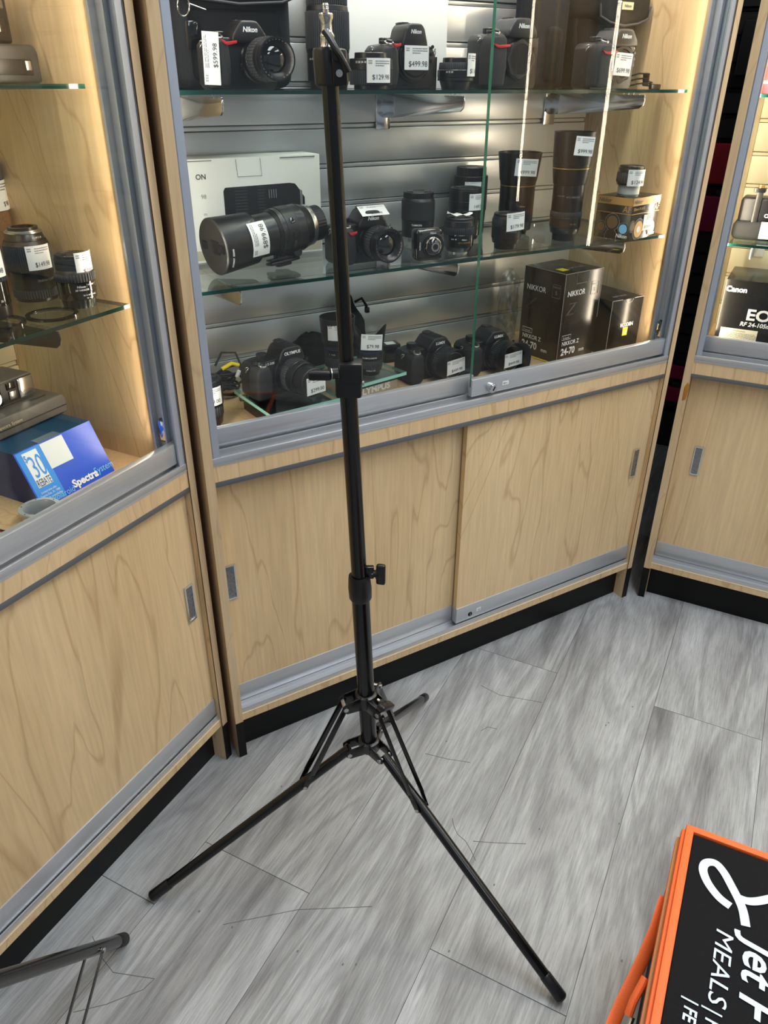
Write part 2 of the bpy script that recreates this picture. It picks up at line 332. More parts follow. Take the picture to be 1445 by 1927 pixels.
# ------------------------------------------------------------------ display cases
def cabinet(fr, label, slatm, groove, lock=None, left_front=False, seed=0):
    root = empty('display_cabinet', F[fr], label, 'display case')
    H = 2.10; W = CW; t = CT
    for x0, x1 in ((0, t), (W-t, W)):
        outer_l = x0 == 0
        mb = MB(); mb.box(x0, x1, .0008, .42, 0, H, MAPLE); mb.box(x0, x1, 0, .0008, ZB, H, MAPLEE)
        xe = x1-.0004 if outer_l else x0+.0004
        p = mb.build('side_panel', root)
        MB().box(x0-.0002, x1+.0002, -.0008, .0008, .001, ZB, BLACKK).build('foot_facing', p, 'black laminate foot facing')
    MB().box(W-t-.0003, W-t+.0010, -.0003, .0010, ZB, H, INKW).build('edge_joint', p, 'dark joint line of the edge band')
    MB().box(t, W-t, .034, .05, 0, ZB, BLACKK).build('kick_board', root, 'black kick board')
    mb = MB().box(t, W-t, .004, .40, ZB, .1205, MAPLE); mb.box(t, W-t, .0035, .005, .1195, .1210, EDGEL); mb.build('bottom_rail', root)
    mb = MB(); mb.box(t, W-t, .007, .06, .1205, .1235, ALU)
    for y in (.007, .030, .055): mb.box(t, W-t, y, y+.0022, .1235, .1330, ALU)
    mb.build('door_track', root, 'aluminium lower door track')
    mb = MB().box(t, W-t, .002, .06, .6925, .7245, MAPLE); mb.box(t, W-t, .0015, .004, .7225, .7240, EDGEL); mb.build('front_rail', root)
    MB().box(t, W-t, .002, .012, .6815, .6925, ALUD, bev=.0008).box(t, W-t, .030, .034, .684, .6925, ALUD).build('upper_door_track', root, 'grey metal strip above the lower doors')
    # sliding wooden doors
    ov = .006
    fronts = ((t+.001, .612, .034 if not left_front else .014), (.598, W-t-.001, .014 if not left_front else .034))
    for i, (x0, x1, y) in enumerate(fronts):
        dm = maple('maple_door_veneer', srgb(230, 202, 158), srgb(217, 187, 142), seed+i*2.3, lines=.40)
        d = MB().box(x0, x1, y, y+.014, .178, .690, dm).build('sliding_wood_door', root)
        MB().box(x0, x1, y-.003, y+.016, .134, .179, ALU, bev=.0008).build('door_shoe', d, 'aluminium bottom edge of the door')
        if fr == 'M': hx = .036 if i == 0 else 1.163
        elif fr == 'L': hx = W-.045 if i == 1 else .04
        else: hx = .074 if i == 0 else 1.16
        hz = .448
        mb = MB()
        for a, b_, c, e in ((-.011, -.0085, -.041, .041), (.0085, .011, -.041, .041), (-.0085, .0085, .038, .041), (-.0085, .0085, -.041, -.038)):
            mb.box(hx+a, hx+b_, y-.0032, y+.002, hz+c, hz+e, CHROME)
        mb.box(hx-.0085, hx+.0085, y-.0007, y+.001, hz-.038, hz+.038, CHROMER)
        mb.build('flush_pull', d, 'worn chrome flush pull')
    # metal sill, jambs
    mb = MB(); mb.box(t, W-t, .0005, .07, .7245, .7285, ALU); mb.prism([(t, .7285), (W-t, .7285), (W-t, .7400), (t, .7400)], .0005, .0065, ALU, bev=.001)
    for y in (.024, .052): mb.box(t, W-t, y, y+.0035, .7285, .7440, ALU)
    mb.build('glass_door_track', root, 'aluminium track under the glass doors')
    for s in (0, 1):
        mb = MB()
        def bx(x0, x1, y0, y1, m_=ALUV):
            if s: x0, x1 = W-x1, W-x0
            mb.box(x0, x1, y0, y1, .7285, H-.06, m_)
        bx(t, t+.0025, .002, .054); bx(t, t+.015, .002, .006); bx(t, t+.013, .0255, .0285); bx(t, t+.015, .050, .054)
        mb.build('jamb', root, 'aluminium side channel')
        if s or True:
            mb = MB(); x = (W-t-.010) if s else t+.004
            mb.box(x, x+.006, .030, .040, .778, .822, GLOSSB, bev=.001); mb.box(x-.002, x+.003, .028, .042, .782, .818, CHROME, bev=.001)
            mb.build('door_bumper', root, 'small chrome and black bumper')
    # deck, back slats, top
    MB().box(t, W-t, .062, .40, .705, .727, MAPLEI).build('deck', root, 'maple floor of the case')
    mb = MB(); z0 = .727; mb.box(t, W-t, .402, .42, .12, H-.02, groove)
    z = .782-.0768
    while z < H-.05:
        a = max(z+.011, .727); bb = min(z+.0768, H-.04)
        mb.box(t+.0005, W-t-.0005, .388, .4025, a, bb, slatm, bev=.0015, seg=2)
        mb.box(t+.0005, W-t-.0005, .3925, .4025, z+.0014, z+.0092, slatm, bev=.0012); z += .0768
    mb.build('slat_back', root, None)
    MB().box(t, W-t, .002, .40, H-.06, H, MAPLE).build('top_box', root)
    # interior lining of the two sides
    # glass doors
    zt = H-.065
    for i, (x0, x1, y) in enumerate(((t+.004, .620, .037), (.597, W-t-.004, .011))):
        mb = MB()
        vs = [(x0, y, .765), (x1, y, .765), (x1, y, zt), (x0, y, zt), (x0, y+.005, .765), (x1, y+.005, .765), (x1, y+.005, zt), (x0, y+.005, zt)]
        mb.add(vs, [(0, 1, 2, 3), (5, 4, 7, 6)], GLASSP); mb.add(vs, [(4, 0, 3, 7), (1, 5, 6, 2), (0, 4, 5, 1), (3, 2, 6, 7)], GREENT)
        d = mb.build('sliding_glass_door', root, 'right sliding glass door' if i else 'left sliding glass door behind the other')
        MB().box(x0, x1, y-.004, y+.010, .7445, .782, ALU, bev=.001).build('glass_door_shoe', d, 'aluminium bottom edge')
        if i and fr == 'M':
            mb = MB(); M = T(.6445, y-.004, .760)
            mb.cyl((0, 0, 0), (0, -.013, 0), .0105, CHROME, M, 32); mb.cyl((0, -.013, 0), (0, -.016, 0), .0085, CHROME, M, 32, r2=.0078)
            mb.box(-.0012, .0012, -.0168, -.0155, -.005, .005, DARK, M @ RY(rad(30))); mb.ring(.0085, .0105, -.001, .0, CHROMER, M @ RX(pi/2))
            mb.build('lock', d, 'chrome cylinder lock')
            mb = MB().quad(.017, .0085, PAPER, T(.688, y-.0042, .7605)); mb.text('0011', .0045, INK, T(.688, y-.0046, .7583)); mb.build('number_sticker', d, 'small number sticker')
    return root
cabM = cabinet('M', 'middle maple display case full of used cameras and lenses, behind the light stand', STEEL, STEELG, seed=1.3)
cabL = cabinet('L', 'left maple display case holding instant camera and blue box', CREAM, CREAM, seed=6.1)
cabX = cabinet('X', 'further display case to the right, seen only as light strip mirrored in glass doors', CREAM, CREAM, seed=15.2)
cabR = cabinet('R', 'right maple display case cut by the frame edge, past the dark gap', CREAM, CREAM, seed=11.7)
o = MB().box(-.072, -.0025, .10, .115, 0, 2.1, BLACKK).build('gap_darkener_1'); o.matrix_world = FM; o['kind'] = 'structure'  # unseen black strip added to keep the gap between the cases dark
# small extras on the cabinets
dL = [c for c in cabM.children if c.name.startswith('sliding_wood_door')][1]
mb = MB(); mb.cyl((.641, .0125, .149), (.641, .0108, .149), .0075, CHROME, n=32); mb.cyl((.641, .0112, .149), (.641, .0100, .149), .0062, DARK, n=32); mb.box(.6398, .6422, .0094, .0104, .1448, .1532, CHROMER); mb.build('lock', dL, 'round black key lock')
mb = MB().quad(.013, .0095, PAPER, T(.668, .0109, .1545)); mb.text('22', .006, INK, T(.668, .0106, .1515)); mb.build('number_sticker', dL, 'tiny white number sticker')
dL2 = [c for c in cabL.children if c.name.startswith('sliding_wood_door')][1]
mb = MB().quad(.022, .011, PAPER, T(.655, .0300, .157)); mb.text('2 2', .0075, INK, T(.655, .0297, .1535)); mb.build('number_sticker', dL2, 'small sticker reading 22')
mb = MB(); M = FM.inverted(); mb.prism([(-.004, -.026), (.004, -.02), (.006, 0), (.005, .018), (.001, .024), (-.005, .01)], -.0012, 0, TAPE, bev=.0004)
o = mb.build('tape_patch', cabR, 'brown tape scrap on the panel edge'); o.location = (.013, 0, .645)

# glass shelves and brackets
def shelf(fr, z, x0, x1, y0, y1, label, t=.0062):
    mb = MB(); vs = [(x0, y0, 0), (x1, y0, 0), (x1, y1, 0), (x0, y1, 0), (x0, y0, t), (x1, y0, t), (x1, y1, t), (x0, y1, t)]
    mb.add(vs, [(3, 2, 1, 0), (4, 5, 6, 7)], GLASSS); mb.add(vs, [(0, 1, 5, 4), (1, 2, 6, 5), (2, 3, 7, 6), (3, 0, 4, 7)], GREENE)
    return solo(mb, 'glass_shelf', label, 'glass shelf', fr, (0, 0, z-t))
ZT, ZM, ZD = 1.3185, 1.0175, .727
shelf('M', ZT, CT+.012, CW-CT-.010, .078, .383, 'upper glass shelf of the middle case, under the row of camera bodies')
shelf('M', ZM, CT+.012, CW-CT-.010, .070, .383, 'lower glass shelf of the middle case, under the lying telephoto lens')
shelf('L', 1.3265, .03, CW-CT-.010, .085, .383, 'upper glass shelf of the left case, under the black instant camera')
shelf('L', 1.016, .03, CW-CT-.010, .066, .383, 'lower glass shelf of the left case, under two lenses and rings')
shelf('R', 1.3105, .030, CW-.03, .07, .383, 'upper glass shelf of the right case under red box edge')
shelf('R', .9985, .028, CW-.03, .07, .383, 'lower glass shelf of the right case under camera with grip')
def bracket(fr, u, z, yf, label, mat=CHROME, group=None):
    t = thing('shelf_bracket', label, 'shelf bracket', fr, (u, 0, z), 0, None, group)
    MB().prism([(.386, -.004), (.386, -.050), (.30, -.046), (yf+.012, -.030), (yf+.003, -.024), (yf, -.015), (yf+.002, -.004)], -.0015, .0015, mat, RZ(pi/2) @ SC(1, -1, 1), bev=.0005).build('arm', t)
    MB().box(-.017, .017, .383, .3875, -.072, -.002, mat, bev=.001).build('back_plate', t)
    mb = MB()
    for y in (yf+.02, yf+.035, yf+.05): mb.box(-.005, .005, y, y+.010, -.006, .0, GLASSC, bev=.001)
    mb.build('rubber_pads', t, 'clear plastic pads')
bx = ((.128, 'left', 1), (.600, 'middle', 1), (1.075, 'right', 1))
for u, n, _ in bx:
    bracket('M', u, ZT-.0065, .088, 'chrome bracket under the upper glass shelf of middle case, %s one' % n, group='brackets in the middle case')
    bracket('M', u, ZM-.0065, .080, 'chrome bracket under the lower glass shelf of middle case, %s one' % n, group='brackets in the middle case')
bracket('L', CW-.17, 1.016-.0065, .07, 'dark bracket under the lower glass shelf of left case', BMET)
bracket('R', .085, .9985-.0065, .08, 'white bracket under the lower glass shelf of right case', WHITE)

# ------------------------------------------------------------------ kit for cameras and lenses
def tagp(parent, M, w=.045, h=.034, price='$99.98', bend=0, logo=True, col=PAPER, rows=3, ph=.0075, pal='R'):
    """white price sticker facing -y at M; bend = radius of the barrel it wraps"""
    mb = MB(); n = 8
    def P(x, z, y=0.):
        if bend: a = x/bend; return (bend*sin(a), bend*(1-cos(a))+y, z)
        return (x, y, z)
    vs = []; fs = []
    for k in range(n+1):
        x = -w/2+w*k/n
        for (z, y) in ((-h/2, 0), (h/2, 0), (h/2, .0004), (-h/2, .0004)): vs.append(P(x, z, y))
    for k in range(n):
        for j in range(4): j2 = (j+1) % 4; fs.append((k*4+j2, k*4+j, (k+1)*4+j, (k+1)*4+j2)[::1])
    fs += [(0, 1, 2, 3), (n*4+3, n*4+2, n*4+1, n*4)]
    mb.add(vs, fs, col, M)
    rnd = random.Random(price+str(w))
    def dash(x0, x1, z, t=.0011, m_=GREYP):
        mb.add([P(x0, z, -.0003), P(x1, z, -.0003), P(x1, z+t, -.0003), P(x0, z+t, -.0003)], [(0, 1, 2, 3)], m_, M)
    k = h/.034
    if logo:
        for r in range(2):
            x = -w*.44
            for q in range(3): l = w*.035; dash(x, x+l, h*.36-r*.0030*k, .0016*k); x += l+w*.014
    for r in range(rows):
        x = -w*.18; lim = w*(.44 if r < rows-1 else .16)
        while x < lim: l = w*rnd.uniform(.03, .10); dash(x, min(x+l, lim), h*.36-r*.0031*k, .0012*k); x += l+w*.015
    vs, fs = glyphs(price, .0, 0, 'CENTER'); s_ = ph/.7; xo = w*.06
    mb.add([P(x*s_+xo, y*s_-h*.36, -.0004) for x, y in vs], fs, INK, M)
    return mb.build('price_tag', parent, 'white price sticker reading %s' % price)
def lens_body(parent, segs, M=Matrix(), name='barrel', top=None, n=48):
    """segs: (z0, z1, r0, r1, kind) stacked along z.  b barrel  r ribbed ring  z zoom ring  s mount  g gold  B blue  c cap  h open hood  G front glass"""
    mb = MB(); host = None; later = []
    for s in segs:
        z0, z1, r0, r1, k = s[:5]
        if k == 'b': mb.lathe([(r0-.0006, z0), (r0, z0+.0006), (r1, z1-.0006), (r1-.0006, z1)], s[5] if len(s) > 5 else BP, M, n)
        else: later.append(s)
    host = mb.build(name, parent)
    sub = host if name != 'barrel' else parent
    for s in later:
        z0, z1, r0, r1, k = s[:5]; q = MB()
        if k in 'rz': q.lathe([(r0*.98, z0), (r0, z0+.001), (r1, z1-.001), (r1*.98, z1)], s[5] if len(s) > 5 else RUBG, M, ribs=s[6] if len(s) > 6 else 44, depth=.955); q.build('focus_ring' if k == 'r' else 'zoom_ring', sub)
        if k == 's': q.lathe([(r0, z0), (r0, z1-.001), (r1, z1)], SILV, M, n); q.build('lens_mount', sub, 'silver metal mount')
        if k == 'g': q.lathe([(r0, z0), (r1, z1)], GOLD, M, n); q.build('gold_band', sub, 'thin gold ring')
        if k == 'B': q.lathe([(r0, z0), (r1, z1)], BLUEB, M, n); q.build('blue_band', sub, 'thin blue ring')
        if k == 'c':
            q.lathe([(r0, z0), (r0, z1-.0015), (r0-.0015, z1), (r0*.80, z1), (r0*.78, z1-.0012), (.0005, z1-.0012)], s[5] if len(s) > 5 else BP, M, ribs=36, depth=.985)
            if len(s) <= 6:
                for sg in (-1, 1): q.box(sg*r0*.55-.006, sg*r0*.55+.006, -r0*.32, r0*.32, z1-.0015, z1+.0006, BP2, M, bev=.0004)
            q.build('lens_cap', sub)
        if k == 'h': q.lathe([(r0-.0018, z0), (r0, z0), (r1, z1), (r1-.0016, z1), (r0-.003, z0+.004), (.0008, z0+.003)], s[5] if len(s) > 5 else BP, M, n); q.build('lens_hood', sub, 'open black lens hood')
        if k == 'G':
            q.lathe([(r0, z0), (r0, z1), (r0*.92, z1), (r0*.80, z1-.006), (r0*.62, z1-.011)], BP2, M, n, close=False)
            q.lathe([(r0*.62, z1-.011), (r0*.45, z1-.008), (r0*.2, z1-.0068), (.0004, z1-.0064)], LGLASS, M, n, close=False)
            q.build('front_element', sub, 'dark front glass')
            q = MB()
            if len(s) > 5:
                N = 30
                for a in range(N):
                    if a % 10 in (0, 1, 9): continue
                    q.box(-.0011, .0011, -.0006, .0008, -.0001, .0001, GREYP, M @ T(0, 0, z1-.0022) @ RZ(2*pi*a/N) @ T(0, -r0*.87, .0004) @ RX(rad(-30)))
                q.build('lens_ring_lettering', sub)
    return host
def lens(name, label, fr, loc, segs, rot=0, pre=None, tag=None, group=None, cat='camera lens', marks=None):
    t = thing(name, label, cat, fr, loc, rot, pre, group); lens_body(t, segs)
    if tag:
        z, r, w_, h_, price = tag[:5]; a = tag[5] if len(tag) > 5 else 0; roll = tag[6] if len(tag) > 6 else 0
        tagp(t, RZ(rad(a)) @ T(0, -r-.0006, z) @ RY(rad(roll)), w_, h_, price, bend=(r if not roll else r*3))
    if marks:
        mb = MB()
        for txt, z, r, h, a, mat in marks:      # lettering that follows the barrel
            vs, fs = glyphs(txt, .01, 0, 'CENTER'); k = h/.7
            mb.add([((r+.0005)*sin(x*k/r), -(r+.0005)*cos(x*k/r), z+y*k) for x, y in vs], fs, mat, RZ(rad(a)))
        mb.build('lettering', t)
    return t
def facing(x, y, z): return T(x, y, z) @ RX(pi/2)        # turns a lens' z axis to face the viewer (-y)
def dslr(name, label, loc, w, h, d, brand, segs, rot=0, lx=.012, lz=None, fr='M', hump=(.0, .030, .020), swoosh=None, tag=None, group=None, brandh=.006, blug=True, text2=None, gripw=.036, humpd=.014, flat=.76, s_=1):
    t = thing(name, label, 'camera', fr, loc, rot, SC(s_) if s_ != 1 else None, group); f = -d/2; hx, hw, hw2 = hump; lz = lz or h*.42
    s = h*flat
    mb = MB(); mb.prism([(-w/2+.006, 0), (w/2-.006, 0), (w/2, .008), (w/2, s-.018), (w/2-.008, s-.004), (w/2-.03, s), (-w/2+.03, s), (-w/2+.008, s-.003), (-w/2, s-.012), (-w/2, .008)], f, d/2, BP, bev=.003, seg=3)
    mb.build('body', t)
    MB().prism([(hx-hw, s-.008), (hx-hw*.92, s+.004), (hx-hw2-.003, h-.008), (hx-hw2+.003, h-.001), (hx-hw2*.5, h), (hx+hw2*.5, h), (hx+hw2-.003, h-.001), (hx+hw2+.003, h-.008), (hx+hw*.92, s+.004), (hx+hw, s-.008)], f-humpd, d/2-.006, BP, bev=.004, seg=3).build('viewfinder_hump', t)
    mb = MB().prism([(-w/2-.002, .003), (-w/2+gripw-.004, .003), (-w/2+gripw, s*.4), (-w/2+gripw-.002, s-.012), (-w/2+gripw-.010, s-.002), (-w/2+.004, s-.004), (-w/2-.002, s-.018)], f-.024, f+.012, RUB, bev=.0075, seg=4); g = mb.build('grip', t, 'rubber covered grip')
    mb = MB(); M = T(-w/2+.018, f-.013, s-.002) @ RX(rad(18)); mb.lathe([(.009, 0), (.009, .003), (.0085, .0035)], SILV, M, 28); mb.lathe([(.0055, .003), (.0055, .0062), (.005, .0068)], BP2, M, 28); mb.build('shutter_button', t)
    mb = MB(); mb.lathe([(.0115, 0), (.0115, .008), (.0105, .009)], BP2, T(-w/2+.042 if hx-hw > -w/2+.05 else -w/2+.034, .004, s), ribs=22, depth=.95)
    mb.build('mode_dial', t)
    mb = MB().box(-w/2+.006, -w/2+.014, f-.006, f+.002, s-.001, s+.0035, GUN, bev=.001); mb.box(-w/2+.018, -w/2+.026, f+.008, f+.014, s, s+.003, BP2, bev=.001); mb.lathe([(.009, 0), (.009, .005)], BP2, T(w/2-.020, .004, s), ribs=20, depth=.95); mb.build('top_controls', t)
    mb = MB().box(hx-.010, hx+.010, .0, .018, h-.0005, h+.0022, GUN, bev=.0006); mb.box(hx-.0065, hx+.0065, .0, .019, h+.0018, h+.003, BP2); mb.build('hot_shoe', t, 'metal hot shoe')
    if blug:
        for sg in (-1, 1):
            q = [(sg*(w/2+.001+.005*abs(sin(a))), f+.012+.004*cos(a), s-.012+.008*sin(a)*.5-.004*cos(a)) for a in [k*pi/6 for k in range(12)]]
            mb = MB().tube(q, .0008, SILV, closed=True, n=6); mb.build('strap_lug', t, 'metal strap ring')
    mb = MB(); mb.text(brand, brandh, WHITE, T(hx, f-humpd-.0002, h-.0155-(brandh-.006)), bold=.03, shear=.18 if brand == 'Nikon' else 0)
    if text2: mb.text(text2[0], text2[1], WHITE, T(text2[2], f-.0012, text2[3]), bold=.01)
    mb.build('lettering', t, 'white maker lettering')
    if swoosh:
        x0, x1, z0 = swoosh
        MB().prism([(x0, z0+.004), (x0+(x1-x0)*.35, z0+.0012), (x1, z0+.0035), (x1, z0-.0005), (x0+(x1-x0)*.45, z0-.0035), (x0+(x1-x0)*.2, z0-.002)], f-.0262, f-.0235, RED, bev=.0003).build('red_accent', g, 'red accent')
    # lens mount ring, buttons
    mb = MB(); R = segs[0][2] if segs else .030
    mb.lathe([(R*1.12, -.002), (R*1.12, .003), (R*1.05, .005)], BP2, facing(lx, f, lz), 48)
    for k in range(3): mb.lathe([(.003, 0), (.003, .002)], BP2, facing(lx+R*1.12+.006, f-.0002, lz+.02-k*.011), 16)
    mb.box(lx-R*1.05-.004, lx-R*1.05+.004, f-.004, f, lz-.018, lz-.006, BP2, bev=.001); mb.build('mount_ring', t)
    if segs: lens_body(t, segs, facing(lx, f-.004, lz), 'lens')
    if tag: tagp(t, *tag[0:1], **tag[1])
    return t

# ------------------------------------------------------------------ light stand in the middle
def clampv(a, b, t): return Vector(a).lerp(Vector(b), t)
def flat_bar(mb, p, q, w_, t_, mat):          # flat bar on edge between two points
    p = Vector(p); q = Vector(q); d = (q-p); L = d.length; R = d.to_track_quat('X', 'Z').to_matrix().to_4x4()
    mb.box(-.004, L+.004, -t_/2, t_/2, -w_/2, w_/2, mat, T(*p) @ R, bev=.0007)
def wing_knob(parent, M, label=None):         # stem along +x
    mb = MB(); mb.cyl((0, 0, 0), (.012, 0, 0), .0028, SILV, M, 16); mb.cyl((.006, 0, 0), (.014, 0, 0), .0062, BP2, M, 20, r2=.0075)
    mb.box(.011, .027, -.0050, .0050, -.0200, .0200, BP2, M, bev=.0036, seg=3); mb.box(.010, .022, -.006, .006, -.009, .009, BP2, M, bev=.003)
    return mb.build('wing_knob', parent, label)
def light_stand(label, base, lean, feet, legs_R, mid=True):
    t = empty('light_stand', T(base[0], base[1], 0), label, 'light stand')
    ax = lambda z: Vector((lean[0]*z, lean[1]*z, z))
    # column sections
    for a, b_, r in ((.268, .625, .0145), (.60, .975, .0122), (.96, 1.345, .0100)):
        MB().cyl(ax(a), ax(b_), r, BPAINT, n=40).build('column_section', t)
    AX = lambda z: T(*ax(z)) @ Matrix(((1, 0, lean[0], 0), (0, 1, lean[1], 0), (0, 0, 1, 0), (0, 0, 0, 1)))
    c = MB().lathe([(.0160, 0), (.0182, .004), (.0188, .022), (.0176, .040), (.0168, .045), (.0135, .0452)], BP, AX(.605), 40).build('lower_collar', t)
    q = MB().box(.010, .0235, -.004, .005, .646, .668, BPAINT, T(lean[0]*.65, lean[1]*.65, 0), bev=.002).build('clamp_lug', c)
    wing_knob(c, T(*ax(.656)) @ T(.0175, -.001, 0) @ RZ(rad(-12)) @ SC(.92))
    # middle clamp
    c = MB().box(-.0165, .0195, -.0175, .0165, .953, .985, BP, T(lean[0]*.97, 0, 0), bev=.004).box(-.010, .021, -.019, .010, .975, 1.003, BP, T(lean[0]*.98, 0, 0), bev=.003).build('middle_clamp', t)
    mb = MB(); mb.cyl(ax(.988)+Vector((-.012, -.012, 0)), ax(.988)+Vector((-.022, -.014, 0)), .0075, BP, n=20); mb.cyl(ax(.988)+Vector((-.0205, -.0135, 0)), ax(.988)+Vector((-.0215, -.0138, 0)), .0080, SILV, n=20)
    mb.box(-.052, -.020, -.0205, -.0105, -.0065, .0065, BP, T(*ax(.986)), bev=.0035, seg=3); mb.build('wing_knob', c)
    MB().lathe([(.0032, 0), (.0032, .003)], SILV, T(*ax(.972)) @ T(.020, -.006, 0) @ RY(pi/2), 16).build('rivet', c, 'silver rivet')
    # top clamp and spigot
    z0 = 1.327
    c = MB().lathe([(.0150, 0), (.0172, .002), (.0176, .034), (.0162, .037)], BP, AX(z0), 40).box(.004, .0215, -.020, .0, .0, .036, BP, AX(z0), bev=.003).build('top_clamp', t)
    MB().lathe([(.0038, 0), (.0038, .0022)], SILV, AX(z0) @ T(.0125, -.0195, .0125) @ RX(pi/2), 20).build('rivet', c, 'silver rivet')
    mb = MB(); pts = [(-.001, -.022, .052), (.004, -.025, .046), (.009, -.0275, .037), (.0145, -.028, .030), (.019, -.0275, .021), (.0225, -.026, .014)]
    mb.tube(pts, .0038, BP, AX(z0), n=10, sx=1.3); mb.cyl((.010, -.018, .030), (.0105, -.028, .030), .0055, BP, AX(z0), 16)
    mb.build('clamp_lever', c, 'twisted black lever')
    mb = MB().lathe([(.0082, 0), (.0088, .001), (.0078, .003), (.0078, .010), (.0084, .0115), (.0060, .0155), (.0058, .024), (.0078, .0285), (.0080, .0315), (.0070, .0328), (.0032, .0335), (.0032, .0365), (.0036, .0370), (.0032, .0375), (.0036, .0385), (.0032, .0390), (.0036, .0400), (.0030, .0420)], BRASSY, AX(z0+.0372), 36)
    mb.build('spigot', t, 'shiny metal mounting stud')
    # hubs
    zl, zu = .282, .392
    for nm, zz, h in (('upper_hub', zu, .014), ('lower_hub', zl, .012)):
        hb = MB().lathe([(.0175, -h), (.0195, -h+.003), (.0195, h-.002), (.0165, h)], BP2, AX(zz), 40)
        for fx, fy in feet:
            d = Vector((fx-base[0], fy-base[1], 0)).normalized(); s = Vector((-d.y, d.x, 0)); ang = math.atan2(d.y, d.x)
            M = T(*ax(zz)) @ RZ(ang)
            for sg in (-1, 1):
                hb.prism([(.012, -h), (.038, -h*.9-.004), (.046, -.004-h*.4), (.046, .004-h*.3), (.036, h*.55), (.012, h)], sg*.0125-.0012, sg*.0125+.0012, BPAINT, M, bev=.0006)
        hub = hb.build(nm, t)
        for fx, fy in feet:
            d = Vector((fx-base[0], fy-base[1], 0)).normalized(); ang = math.atan2(d.y, d.x); M = T(*ax(zz)) @ RZ(ang)
            MB().cyl((.040, -.0158, -.005), (.040, .0158, -.005), .0042, SILV, M, 20).build('rivet', hub, 'silver rivet')
    wing_knob(t, T(*ax(.40)) @ RZ(rad(-40)) @ T(.026, 0, .004) @ RY(rad(12)) @ RX(rad(60)), 'black wing knob on the leg hub')
    for fx, fy in feet:
        f = Vector((fx-base[0], fy-base[1], .0115)); d = Vector((f.x, f.y, 0)).normalized(); s = Vector((-d.y, d.x, 0))
        a = ax(zl) + d*.040 + Vector((0, 0, -.005)); u = (f-a).normalized()
        leg = MB().cyl(a-u*.004, f-u*.02, .0092, BPAINT, n=32).build('leg', t)
        mb = MB(); Q = (f-a).to_track_quat('Z', 'Y').to_matrix().to_4x4(); mb.lathe([(.0096, -.045), (.0102, -.043), (.0106, -.003), (.0085, .0)], BP2, T(*f) @ Q, 32); mb.build('rubber_foot', leg)
        p = a + (f-a)*.22; top = ax(zu) + d*.040 + Vector((0, 0, -.005))
        for sg in (-1, 1):
            mb = MB(); k = p + s*sg*.0115; mid_ = top.lerp(k, .86)
            flat_bar(mb, top + s*sg*.0105, mid_ + s*sg*.003, .0108, .0018, BPAINT); flat_bar(mb, mid_ + s*sg*.003, k, .0108, .0018, BPAINT)
            mb.cyl(k-s*.0018*sg, k+s*.0022*sg, .0036, SILV, n=16); mb.build('brace', t)
    return t
light_stand('tall black light stand with a silver stud on top before the middle case', (-.014, 1.0), (-.038, 0.0),
            ((-.4278, .8774), (.2997, .7006), (.104, 1.4084)), .43)
def second_stand():
    C_ = Vector((-.46, .345, 0)); t = empty('light_stand', T(*C_), 'second black stand cut off at lower left, one leg and two braces showing', 'light stand')
    MB().cyl((0, 0, .03), (0, 0, 1.0), .013, BPAINT, n=32).build('column_section', t)
    MB().lathe([(.014, .56), (.02, .565), (.02, .62), (.014, .625)], BP, None, 32).build('upper_hub', t)
    MB().lathe([(.014, .035), (.019, .04), (.019, .07), (.014, .075)], BP, None, 32).build('lower_hub', t)
    F1 = Vector((-.455, .797, 0)) - C_
    for k in range(3):
        R = RZ(2*pi*k/3); f = R @ Vector((F1.x, F1.y, .0115)); d = Vector((f.x, f.y, 0)).normalized(); s = Vector((-d.y, d.x, 0))
        a = Vector((0, 0, .6)) + d*.02; u = (f-a).normalized()
        leg = MB().cyl(a, f-u*.01, .0105, BPAINT, n=32).build('leg', t)
        mb = MB(); mb.lathe([(.0108, -.04), (.0114, -.038), (.0114, -.003), (.0095, 0)], RUB, T(*f) @ (f-a).to_track_quat('Z', 'Y').to_matrix().to_4x4(), 32); mb.build('rubber_foot', leg)
        p = f + (a-f)*.20
        for sg in (-1, 1):
            mb = MB(); kk = p + s*sg*.0125 + Vector((0, 0, -.004)); flat_bar(mb, Vector((0, 0, .055)) + d*.018 + s*sg*.012, kk, .009, .002, BPAINT); mb.cyl(kk-s*.002*sg, kk+s*.003*sg, .0040, SILV, n=18); mb.build('brace', t)
second_stand()

